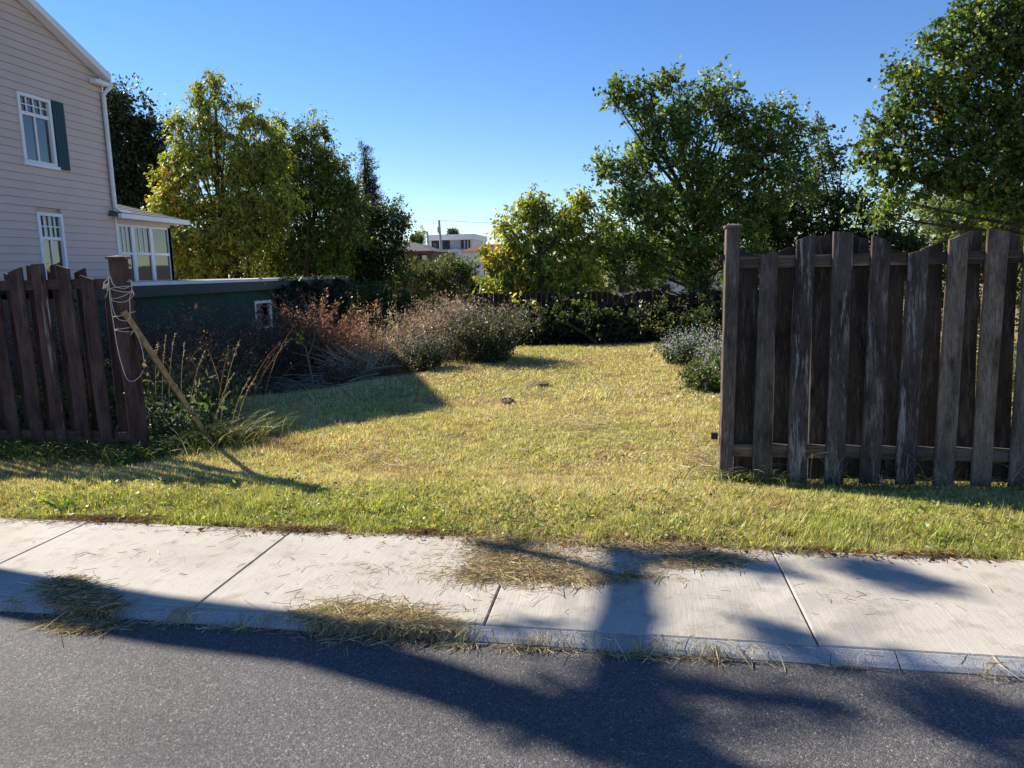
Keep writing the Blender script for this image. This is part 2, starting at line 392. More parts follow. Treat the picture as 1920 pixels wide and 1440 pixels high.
# ------------------------------------------------------------------ house
HX = -12.5
def build_house():
    y0, y1 = 9.2, gx(200, 270, HX)[1]; ya = 12.72; zb = -1.4
    ze = gx(200, 142, HX)[2]-.12; slope = .455; za = ze+(y1-ya)*slope
    root = empty('clapboard_house', (HX, ya, zb)); tag(root, 'beige clapboard gabled house with teal shutter and white downspout', 'house')
    def top(y): return za-abs(y-ya)*slope
    XB = HX-9
    # openings (y0,y1,z0,z1)
    def opening(a, b, c, d):
        p, q, r, s = gx(*a, HX), gx(*b, HX), gx(*c, HX), gx(*d, HX)
        return ((p[1]+r[1])/2, (q[1]+s[1])/2, (r[2]+s[2])/2, (p[2]+q[2])/2)
    up = opening((25, 168), (92, 188), (48, 303), (107, 314))
    lo = opening((61, 395), (118, 403), (88, 528), (127, 530)); lo = (lo[0], lo[1], .95, lo[3])
    ops = [up, lo]
    wall = Geo()
    wall.prism([(HX-.09, y0+.02, zb), (HX-.09, y1-.02, zb), (HX-.09, y1-.02, top(y1)-.05), (HX-.09, ya, za-.05), (HX-.09, y0+.02, top(y0)-.05)], (-(9-.09), 0, 0))
    wo = wall.build('wall', M['clap'], root)
    e = .166; z = zb
    while z < za-.05:
        zt = min(z+e, za)
        a, b = y0, y1
        zm = z+e*.5
        if zm > ze-.02:
            hw = (za-z+.03)/slope; a, b = max(y0, ya-hw), min(y1, ya+hw)
        segs = [(a, b)]
        for (oa, ob, oz0, oz1) in ops:
            if z < oz1-.02 and zt > oz0+.02:
                segs = [s for (p, q) in segs for s in ((p, min(q, oa)), (max(p, ob), q)) if s[1]-s[0] > .03]
        cut = random.uniform(y0+1.2, y1-1.2)
        segs = [s2 for (p, q) in segs for s2 in (((p, cut-.0015), (cut+.0015, q)) if p+.5 < cut < q-.5 else ((p, q),))]
        for (p, q) in segs:
            g = Geo(); zz1 = zt-.004
            def lim(v, zz): h_ = max(.01, (za-zz+.03)/slope); return min(max(v, ya-h_), ya+h_)
            pp = [(HX+.012, z, .0), (HX+.012, z+.012, 0), (HX-.012, zz1, 0), (HX-.088, zz1, 0), (HX-.088, z, 0)]
            g.v = [(x_, lim(p, z_), z_) for x_, z_, _ in pp]+[(x_, lim(q, z_), z_) for x_, z_, _ in pp]
            g.f = [(0, 1, 2, 3, 4), (9, 8, 7, 6, 5)]+[(i, 5+i, 5+(i+1) % 5, (i+1) % 5) for i in range(5)]; g.n = 10
            g.build('clapboard', M['clap'], wo)
        z += e
    # roof: two slabs with overhang, white rake boards and soffit
    oh = .07; ex = HX+.2; t = .12
    for sgn in (-1, 1):
        yE = y1+oh if sgn > 0 else y0-oh
        zE = za-(abs(yE-ya))*slope
        g = Geo().prism([(ex, ya, za+.04), (ex, yE, zE+.04), (ex, yE, zE+.04+t), (ex, ya, za+.04+t)], (XB-.3-ex, 0, 0))
        g.build('roof', M['shingle'], root)
        g = Geo().prism([(ex+.004, ya, za-.03), (ex+.004, yE+.01*sgn, zE-.03), (ex+.004, yE+.01*sgn, zE+.13), (ex+.004, ya, za+.13)], (.035, 0, 0))
        g.build('rake_board', M['white'], root)
        g = Geo().prism([(HX+.02, ya, za-.03), (HX+.02, yE, zE-.03), (HX+.02, yE, zE+.03), (HX+.02, ya, za+.03)], (ex-HX-.02, 0, 0))
        g.build('soffit', M['white'], root)
    yE = y1+oh; zE = za-(yE-ya)*slope
    box('eave_return', (HX-.0+.03, ex+.02, y1-.42, yE-.02, zE-.16, zE-.075), M['white'], root, .01)
    g = Geo().tube([(ex-.06, yE+.03, zE-.02), (XB, yE+.03, zE-.02)], .06, 8); g.build('gutter', M['white'], root, True)
    dz = gx(212, 395, HX)[2]
    g = Geo().tube([(HX+.2, yE+.02, zE-.05), (HX+.2, yE+.0, zE-.16), (HX+.07, y1-.03, zE-.34), (HX+.07, y1-.03, dz+.08), (HX+.1, y1+.12, dz-.02), (HX+.12, y1+.5, dz-.06)], .05, 8)
    g.build('downspout', M['pipe'], root, True)
    box('corner_board', (HX-.05, HX+.028, y1-.005, y1+.03, zb, zE-.1), M['white'], root)
    v = gx(2, 2, HX); box('gable_vent', (HX+.01, HX+.05, ya-.22, ya+.22, v[2]-.02, v[2]+.42), M['teal'], root)
    # windows
    def window(o, blind, recess, lower):
        a, b, c, d = o; w_ = empty_child('window', root, (HX, (a+b)/2, c))
        fw = .07; x1 = HX+.03; x0 = HX-.08
        f = Geo().box(x0, x1, a, a+fw, c, d).box(x0, x1, b-fw, b, c, d).box(x0, x1, a+fw, b-fw, d-fw, d).box(x0, x1, a+fw, b-fw, c, c+fw*.8)
        f.build('frame', M['white'], w_)
        box('sill', (x0, HX+.075, a-.04, b+.03, c-.07, c-.002), M['white'], w_, .006)
        zt_ = d-fw-(d-c)*.235
        g = Geo().box(x0+.03, x1-.03, a+fw, b-fw, zt_-.035, zt_+.035)
        n = 4; iw = (b-a-2*fw)
        for k in range(1, n): g.box(x0+.045, x1-.04, a+fw+iw*k/n-.012, a+fw+iw*k/n+.012, zt_+.035, d-fw)
        zm = (zt_+d-fw)/2+.015
        for k in range(n): g.box(x0+.045, x1-.041, a+fw+iw*k/n+(.012 if k else 0), a+fw+iw*(k+1)/n-(.012 if k < n-1 else 0), zm-.011, zm+.011)
        g.box(x0+.03, x1-.045, (a+b)/2-.02, (a+b)/2+.02, c+fw*.8, zt_-.035)
        g.build('muntin', M['white'], w_)
        for (ya_, yb_, za_, zb_) in [(a+fw, (a+b)/2-.02, c+fw*.8, zt_-.035), ((a+b)/2+.02, b-fw, c+fw*.8, zt_-.035), (a+fw, b-fw, zt_+.035, d-fw)]:
            box('pane', (HX-.047, HX-.043, ya_, yb_, za_, zb_), M['glass'], w_)
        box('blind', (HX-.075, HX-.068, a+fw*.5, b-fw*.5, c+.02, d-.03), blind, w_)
    def empty_child(n, p, loc):
        q = bpy.data.objects.new(n, None); q.location = np.array(loc)-parent_world(p); q.empty_display_size = .1; COL.objects.link(q); q.parent = p; return q
    window(up, M['sky_blind'], 0, False); window(lo, M['room'], 0, True)
    # shutter of four planks
    sh0, sh1 = up[1]+.015, up[1]+.34
    s_o = box('shutter', (HX+.015, HX+.03, sh0, sh1, up[2]-.02, up[3]-.02), M['teal'], root)
    for k in range(4):
        a = sh0+(sh1-sh0)*k/4; box('plank', (HX+.031, HX+.052, a+.004, a+(sh1-sh0)/4-.004, up[2]-.04, up[3]), M['teal'], s_o)
    # sunroom on the back of the house
    ys1 = gx(326, 500, HX)[1]; zs = gx(300, 425, HX)[2]; zgr = -1.3
    sr = empty_child('sunroom', root, (HX, y1+.04, zgr)); sr['label'] = 'white framed sunroom with low shingled roof'
    SX = HX-.02; zb_ = 1.36
    g = Geo().box(SX-3, SX, y1+.04, ys1, zgr, zb_); g.build('base_wall', M['clap'], sr)
    ztop = gx(300, 412, HX)[2]
    g = Geo().box(SX-3, SX, y1+.04, ys1, zs-.02, ztop); g.build('header', M['clap'], sr)
    cuts = [y1+.04+.02]+[gx(x, 470, HX)[1] for x in (253, 287, 321)]
    for k, yy in enumerate(cuts + [ys1-.05]):
        box('mullion', (SX-.09, SX+.012, yy-.06, yy+.06, zb_, zs-.021), M['white'], sr)
    for k in range(3):
        a, b = cuts[k]+.06, cuts[k+1]-.06; zm = zb_+(zs-zb_)*.52
        for (z0_, z1_) in ((zm-.03, zm+.03), (zb_, zb_+.05), (zs-.07, zs-.022)): box('sash_rail', (SX-.06, SX, a, b, z0_, z1_), M['white'], sr)
        if k < 2:
            for j in (1, 2): box('muntin', (SX-.045, SX-.01, a+(b-a)*j/3-.012, a+(b-a)*j/3+.012, zm+.03, zs-.07), M['white'], sr)
        box('pane', (SX-.032, SX-.028, a, b, zb_+.05, zs-.07), M['glass'], sr)
    for yy in (ys1-.9, ys1): box('mullion', (SX-3, SX-2.9, yy-.06, yy, zb_, zs-.021), M['white'], sr)
    box('furniture', (SX-1.2, SX-.5, y1+.9, y1+1.35, zb_, zb_+.62), M['brick'], sr)
    ov = .28; rz = ztop+.02
    yr = ys1+.35
    g = Geo()
    E1, E2, E3, E4 = (SX+ov, y1-.2, rz), (SX+ov, yr, rz), (SX-3.3, yr, rz), (SX-3.3, y1-.2, rz)
    R1, R2 = (SX-1.5, y1+.06, rz+.55), (SX-1.5, ys1-1.1, rz+.55)
    b = 0
    g.v = [E1, E2, E3, E4, R1, R2, tuple(np.array(E1)-[0, 0, .05]), tuple(np.array(E2)-[0, 0, .05]), tuple(np.array(E3)-[0, 0, .05]), tuple(np.array(E4)-[0, 0, .05])]
    g.f = [(0, 1, 5, 4), (1, 2, 5), (2, 3, 4, 5), (3, 0, 4), (0, 6, 7, 1), (1, 7, 8, 2), (2, 8, 9, 3), (3, 9, 6, 0), (6, 9, 8, 7)]; g.n = 10
    g.build('sunroom_roof', M['shingle'], sr)
    n = 8                                                   # shingle courses as thin raised strips
    for k in range(n):
        u = (k+.35)/n; a = np.array(E1)*(1-u)+np.array(R1)*u; b = np.array(E2)*(1-u)+np.array(R2)*u
        u2 = (k+1.25)/n; a2 = np.array(E1)*(1-u2)+np.array(R1)*u2; b2 = np.array(E2)*(1-u2)+np.array(R2)*u2
        q = Geo(); nn = np.array([.0, 0, .014])
        q.poly([a+nn, b+nn, b2+nn*.3, a2+nn*.3]); q.poly([a, b, b+nn, a+nn]); q.build('shingle_course', M['shingle'], sr)
    g = Geo().box(SX+ov+.002, SX+ov+.10, y1-.2, yr+.02, rz-.11, rz+.0).box(SX-3.3, SX+ov-.002, yr+.002, yr+.09, rz-.11, rz)
    g.build('gutter', M['white'], sr)
build_house()
# ------------------------------------------------------------------ garage
GX = -8.2
def build_garage():
    yb = gx(640, 523, GX)[1]; zt = gx(500, 523, GX)[2]; y0 = 9.6
    root = empty('flat_roof_garage', (GX, yb, -1.5)); tag(root, 'low dark green garage with flat white edged roof', 'garage')
    wy0 = gx(478, 575, GX)[1]; wy1 = gx(506, 575, GX)[1]; wz1 = gx(490, 566, GX)[2]; wz0 = wz1-.55
    X0 = HX+.06
    g = Geo().box(X0, GX-.05, y0, yb, -1.5, zt-.2)
    g.build('core', M['dark'], root)
    g = Geo().box(GX-.048, GX, y0, wy0, -1.5, zt-.18).box(GX-.048, GX, wy1, yb, -1.5, zt-.18).box(GX-.048, GX, wy0, wy1, wz1, zt-.18).box(GX-.048, GX, wy0, wy1, -1.5, wz0)
    g.build('wall', M['green'], root)
    g = Geo().box(X0, GX+.12, y0-.1, yb+.12, zt-.06, zt); g.build('roof', M['membrane'], root)
    g = Geo().box(GX+.121, GX+.15, y0-.1, yb+.12, zt-.235, zt-.035); g.build('fascia', M['fascia'], root)
    box('drip_edge', (GX+.1225, GX+.156, y0-.1, yb+.12, zt-.045, zt+.012), M['white'], root)
    g = Geo().box(GX, GX+.12, y0-.1, yb+.12, zt-.2, zt-.061); g.build('soffit', M['fascia'], root)
    w_ = box('window', (GX-.03, GX-.02, wy0, wy1, wz0, wz1), M['glass'], root)
    f = Geo().box(GX-.018, GX+.02, wy0-.02, wy1+.05, wz1-.03, wz1+.03).box(GX-.018, GX+.02, wy1-.03, wy1+.05, wz0-.05, wz1-.03).box(GX-.018, GX+.02, wy0-.02, wy0+.02, wz0-.05, wz1-.03).box(GX-.018, GX+.02, wy0+.02, wy1-.03, wz0-.05, wz0)
    f.build('frame', M['white'], w_)
    return yb, zt
GYB, GZT = build_garage()
# ------------------------------------------------------------------ fences
def wob(a): return a*random.uniform(-1, 1)
def board(name, xa0, xa1, xb0, xb1, y, th, z0, za, zb, mat, parent, lean=0.0, col=(1, 1, 1, .6), nseg=4):
    """one plank: bottom xa0..xa1, top xb0..xb1, top cut sloping from za (left) to zb (right), leaning back by lean*z"""
    rows = []; tw = wob(.006); bow = wob(.007); v = []
    for k in range(nseg+1):
        t = k/nseg; zl = z0+(za-z0)*t; zr = z0+(zb-z0)*t
        b = bow*math.sin(math.pi*t); wv = wob(.0025)
        xl = xa0+(xb0-xa0)*t+b+wv; xr = xa1+(xb1-xa1)*t+b+wob(.0025)
        yl = y+lean*zl+tw*t; yr = y+lean*zr-tw*t
        c = .005
        v += [(xl, yl+c, zl), (xl+c, yl, zl), (xr-c, yr, zr), (xr, yr+c, zr), (xr, yr+th, zr), (xl, yl+th, zl)]
    f = []
    for k in range(nseg):
        for j in range(6):
            a = k*6+j; b = k*6+(j+1) % 6; f.append((a, b, b+6, a+6))
    f += [tuple(range(5, -1, -1)), tuple(nseg*6+j for j in range(6))]
    o = mesh_obj(name, [(p[0]-(xa0+xa1)/2, p[1]-y, p[2]-z0) for p in v], f, mat)
    o.location = np.array([(xa0+xa1)/2, y, z0])-parent_world(parent); o.parent = parent; o.color = col
    return o
def post(x, y, w, h, mat, parent, dx=0, dy=0, col=(1, 1, 1, .5), cap=.012):
    p = board('post', x-w/2, x+w/2, x-w/2+dx, x+w/2+dx, y-w/2, w, -.15, h, h, mat, parent, dy/h, col, 6)
    g = Geo(); c = w/2+cap; cx, cy = x+dx, y+dy
    g.v = [(cx-c, cy-c, h+.002), (cx+c, cy-c, h+.002), (cx+c, cy+c, h+.002), (cx-c, cy+c, h+.002), (cx-c, cy-c, h+.02), (cx+c, cy-c, h+.02), (cx+c, cy+c, h+.02), (cx-c, cy+c, h+.02), (cx, cy, h+.034)]
    g.f = [(0, 3, 2, 1), (0, 1, 5, 4), (1, 2, 6, 5), (2, 3, 7, 6), (3, 0, 4, 7), (4, 5, 8), (5, 6, 8), (6, 7, 8), (7, 4, 8)]; g.n = 9
    o = g.build('post_cap', mat, p)
    o.color = (1.3, 1.3, 1.35, .9); return p
def rail(name, x0, x1, y, th, z0, z1, mat, parent, lean=0, col=(1, 1, 1, .5)):
    # built with its length along local Z so that the grain follows it
    L = x1-x0; h = z1-z0
    v = [(a, b, c) for c in (0, L) for (a, b) in ((0, 0), (h, 0), (h, th), (0, th))]
    o = mesh_obj(name, v, [(3, 2, 1, 0), (4, 5, 6, 7), (0, 1, 5, 4), (1, 2, 6, 5), (2, 3, 7, 6), (3, 0, 4, 7)], mat)
    o.parent = parent; o.rotation_euler = Matrix(((0, 0, 1), (0, 1, 0), (-1, 0, 0))).to_euler()
    o.location = np.array([x0, y+lean*(z0+z1)/2, z1])-parent_world(parent); o.color = col; return o
RY, RL = 5.25, .10
def atR(px, py):
    d = ray(px, py); # plane y - RL*z = RY
    t = (RY+RL*CAMH)/(d[1]-RL*d[2]); return CC+d*t
def build_right_fence():
    root = empty('picket_fence', (0.67, RY, 0)); tag(root, 'weathered grey brown scalloped board fence beside white aster clump', 'fence')
    m = M['wood_grey']
    p0 = atR(1357, 900); pt = atR(1373, 428)
    post(p0[0]+.005, RY+.01, .095, pt[2], m, root, pt[0]-p0[0], RL*pt[2], (1.15, 1.1, 1.08, .5))
    tops = [(1425, 1458, 474), (1492, 1527, 440), (1560, 1598, 436), (1631, 1667, 442), (1700, 1737, 474), (1775, 1812, 447), (1848, 1887, 436), (1917, 1955, 440)]
    bots = [(1409, 1444, 890), (1473, 1510, 893), (1542, 1578, 897), (1607, 1646, 900), (1675, 1712, 903), (1744, 1783, 908), (1815, 1852, 911), (1885, 1924, 913)]
    cols = [(1.05, 1.05, 1.05, .35), (.72, .72, .78, 1.25), (.78, .76, .8, 1.1), (.8, .74, .74, .7), (.74, .72, .76, 1.15), (1.65, 1.55, 1.38, .45), (1.75, 1.6, 1.35, .6), (1.35, 1.3, 1.2, .5)]
    fr = []
    for (a, b, yt), (c, d, yb) in zip(tops, bots):
        A, B, Cc, D = atR(a, yt), atR(b, yt), atR(c, yb), atR(d, yb); fr.append([Cc[0], D[0], A[0], B[0], A[2]])
    per = (fr[7][0]-fr[0][0])/7; zs = [f[4] for f in fr]; zlo, zhi = (zs[0]+zs[4])/2, zs[2]
    x0 = fr[0][0]
    for k in range(8, 17): fr.append([x0+per*k, x0+per*k+.135, x0+per*k, x0+per*k+.135, 0])
    def arch(x):
        u = ((x-(x0+.065))/(4*per)) % 1.0; return zlo+(zhi-zlo)*(.5-.5*math.cos(2*math.pi*u))**.75
    for k, f in enumerate(fr):
        zt = .5*f[4]+.5*arch((f[2]+f[3])/2) if f[4] else arch((f[2]+f[3])/2)
        s = (arch(f[3])-arch(f[2]))*.5
        z0 = .005+.02*random.random()
        board('picket', f[0], f[1], f[2], f[3], RY-.045, .019, z0, zt-s, zt+s, m, root, RL, cols[k] if k < 8 else (1.1, 1.05, 1, .5))
        # back board between this one and the one before
        xl = f[0]-per+.135-.02+.03; bw = per-.135+.038; g = random.uniform(.8, 1.15)
        if k == 0: xl = p0[0]+.075; bw = f[0]+.03-xl
        xc = xl+bw/2
        zt2 = arch(xc); s2 = (arch(xc+.06)-arch(xc-.06))*.5
        board('picket', xl, xl+bw, xl+.004, xl+bw+.004, RY+.042, .019, z0+.01, zt2-s2-.01, zt2+s2-.01, m, root, RL, (.62*g, .55*g, .48*g, .35))
    zr1 = atR(1400, 480)[2]; zr0 = atR(1400, 500)[2]
    xe = fr[-1][1]+.1
    rail('rail', p0[0]+.05, xe, RY-.024, .06, zr0-.01, zr1, m, root, RL, (.9, .82, .76, .6))
    zq1 = atR(1400, 832)[2]; zq0 = zq1-.088
    rail('rail', p0[0]+.05, xe, RY-.024, .06, zq0, zq1, m, root, RL, (1.35, 1.25, 1.12, .5))
    post(xe+.05, RY+.01, .095, 1.8, m, root, 0, .18)
    # latch hardware on the gate post
    q = atR(1343, 815); Geo().box(q[0]-.035, q[0]+.012, q[1]+.0, q[1]+.03, q[2]-.035, q[2]+.01).build('hinge', M['dark'], root)
    q = atR(1358, 480); Geo().box(q[0]-.03, q[0]+.01, q[1]+.0, q[1]+.03, q[2]-.03, q[2]+.01).build('hinge', M['dark'], root)
build_right_fence()
LY = 5.58
def build_left_fence():
    root = empty('picket_fence', (-4.3, LY, 0)); tag(root, 'red brown stained board fence with twine knotted round its end post', 'fence')
    m = M['wood_red']
    pb = gy(264, 852, LY); pt = gy(221, 486, LY)
    post(pb[0], LY, .105, pt[2], m, root, pt[0]-pb[0], 0, (1.1, 1, 1, .25), .016)
    xs = [172, 126, 79, 37, -5]; tp = [520, 500, 495, 506, 532]
    fr = [(gy(x, t, LY)) for x, t in zip(xs, tp)]; per = fr[1][0]-fr[2][0]
    cols = [(1, .95, .95, .2), (1.0, .97, .95, .3), (1.05, 1, 1, 1.35), (.95, .95, .95, .4), (1, 1, 1, .6)]
    xs_ = [f[0] for f in fr]; zt_ = [f[2] for f in fr]
    k = 5
    while xs_[-1] > -9: xs_.append(xs_[-1]-per); zt_.append(zt_[(k % 4)]); k += 1
    for k, (x, zt) in enumerate(zip(xs_, zt_)):
        zn = zt_[k+1] if k+1 < len(zt_) else zt
        zp = zt_[k-1] if k else zt-.05
        s = (zp-zn)*.14
        dx = -.012
        board('picket', x-.064-dx, x+.064-dx, x-.064+dx, x+.064+dx, LY-.05, .02, .03+.02*random.random(), zt-s, zt+s, m, root, -.0, cols[k] if k < 5 else (1, 1, 1, .5))
        xl = x-per*.5-.012
        zz = (zt+zn)/2+.012
        board('picket', xl-.058-dx, xl+.058-dx, xl-.058+dx, xl+.058+dx, LY+.032, .02, .05, zz+s, zz-s, m, root, 0, (.85, .8, .78, .2))
        if k == 0: board('picket', x+.5*per-.05, x+.5*per+.05, x+.5*per-.05, x+.5*per+.05, LY+.032, .02, .05, zt-.02, zt-.04, m, root, 0, (.8, .75, .72, .2))
    xr = pb[0]-.055; zr = gy(160, 523, LY)[2]
    rail('rail', -9.2, xr-.02, LY-.029, .06, zr-.085, zr, m, root, 0, (1.2, 1.1, 1.05, .4))
    z2 = gy(160, 808, LY)[2]; rail('rail', -9.2, xr, LY-.029, .06, z2-.085, z2, m, root, 0, (1.25, 1.15, 1.1, .4))
    post(-9.25, LY, .1, 1.65, m, root)
    return pb, pt
LPB, LPT = build_left_fence()
def lpost(z): return LPB+(LPT-LPB)*(z/LPT[2])
def build_rope():
    S = Soup()
    def loop(z, r, n=26, tilt=.0, sag=0.0):
        c = lpost(z); th = np.linspace(0, 2*np.pi, n)
        p = np.stack([np.clip(1.25*np.cos(th), -1, 1)*r, np.clip(1.25*np.sin(th), -1, 1)*r, tilt*np.cos(th)-sag*(.5-.5*np.sin(th))], -1)+np.array([c[0], LY, z]); return p
    for z, r, ti, sg in [(1.47, .064, .01, .0), (1.455, .067, -.02, .01), (1.43, .07, .015, .05), (1.44, .075, -.02, .09), (1.12, .064, .01, 0), (1.105, .066, -.01, .005), (1.25, .068, .015, .02)]:
        S.tube(loop(z, r, 26, ti, sg), .0034, 5)
    def px(*pts): return np.array([gy(x, y, LY-.075-(.012*(i % 2))) for i, (x, y) in enumerate(pts)])
    def sp(P, n=8):
        out = []
        for i in range(len(P)-1):
            a = P[max(i-1, 0)]; b = P[i]; c = P[i+1]; d = P[min(i+2, len(P)-1)]
            for t in np.linspace(0, 1, n, endpoint=False): out.append(.5*((2*b)+(c-a)*t+(2*a-5*b+4*c-d)*t*t+(3*b-a-3*c+d)*t**3))
        return np.array(out+[P[-1]])
    S.tube(sp(px((204, 520), (206, 560), (212, 600), (222, 660), (236, 706), (248, 715), (262, 706), (268, 694))), .003, 5)
    S.tube(sp(px((206, 540), (212, 580), (222, 598), (238, 601), (244, 590), (243, 560), (247, 548), (246, 530), (238, 528))), .003, 5)
    S.tube(sp(px((205, 520), (195, 530), (196, 540), (204, 545))), .003, 5); S.tube(sp(px((204, 518), (202, 545), (198, 558))), .003, 5)
    S.tube(sp(px((245, 628), (252, 620), (262, 640), (269, 668), (270, 690))), .003, 5)
    S.tube(sp(px((207, 518), (214, 535), (232, 541), (246, 534), (246, 526), (240, 525))), .003, 5)
    for q in range(5):
        a = lpost(1.47)+np.array([-.07, -.07, .02]); S.tube(sp(np.array([a, a+rng.normal(0, .015, 3), a+rng.normal(0, .02, 3), a])), .005, 5)
    o = S.build('twine', M['rope'], None, True); tag(o, 'pale twine looped and knotted round red brown fence post', 'twine')
build_rope()
def build_prop():
    a = lpost(1.16)+np.array([.075, -.02, 0]); b = gz(395, 828, 0.02); d = b-a; b = b+d*.06; d = unit((b-a)[None])[0]
    s = unit(np.cross(d, [0, 0, 1.])[None])[0]; u = np.cross(s, d); g = Geo(); v = []
    a = a-d*.12
    nseg = 5
    for k in range(nseg+1):
        p = a+(b-a)*k/nseg; w_ = .026+.004*random.random()
        v += [tuple(p+s*w_*i+u*w_*.75*j) for i, j in ((-1, -1), (1, -1), (1, 1), (-1, 1))]
    f = [(k*4+j, k*4+(j+1) % 4, k*4+4+(j+1) % 4, k*4+4+j) for k in range(nseg) for j in range(4)]+[(3, 2, 1, 0), tuple(nseg*4+j for j in range(4))]
    o = mesh_obj('prop_pole', v, f, M['stick']); tag(o, 'long tan wooden pole leaning as a prop on red brown post', 'pole')
build_prop()
o = mesh_obj('wooden_stake', boxv(*(lambda q: (q[0]-.022, q[0]+.022, q[1]-.02, q[1]+.02, -.1, .24))(gz(402, 822, 0))), BOXF, M['wood_grey']); tag(o, 'short grey wooden stake in tall grass by the leaning pole', 'stake')
def build_far_fence():
    Y = 15.6; root = empty('picket_fence', (-2.6, Y, float(terr(-2.6, Y)))); tag(root, 'scalloped board fence tinted dark for shade under the apple tree at lawn end', 'fence')
    x = -3.4; k = 0; x0 = gy(1165, 555, Y)[0]; zlo, zhi = gy(1168, 558, Y)[2], gy(1228, 545, Y)[2]
    while x < 6.0:
        u = ((x-x0)/1.15) % 1.0; zt = zlo+(zhi-zlo)*abs(math.sin(math.pi*u))**.7
        zb = float(terr(x, Y))-.02
        y = Y-.04 if k % 2 else Y+.04
        g = random.uniform(.7, 1.1)
        o = board('picket', x-.06, x+.06, x-.06, x+.06, y, .02, zb, zt+wob(.01), zt+wob(.01), M['wood_red'], root, 0, (.42*g, .37*g, .35*g, .2), 1)  # board colour darkened to carry the shade on this face
        x += .118; k += 1
    for z in (zlo-.08, zlo-1.1): rail('rail', -3.45, 6.0, Y-.019, .058, z-.08, z, M['wood_red'], root, 0, (.8, .7, .7, .2))
build_far_fence()
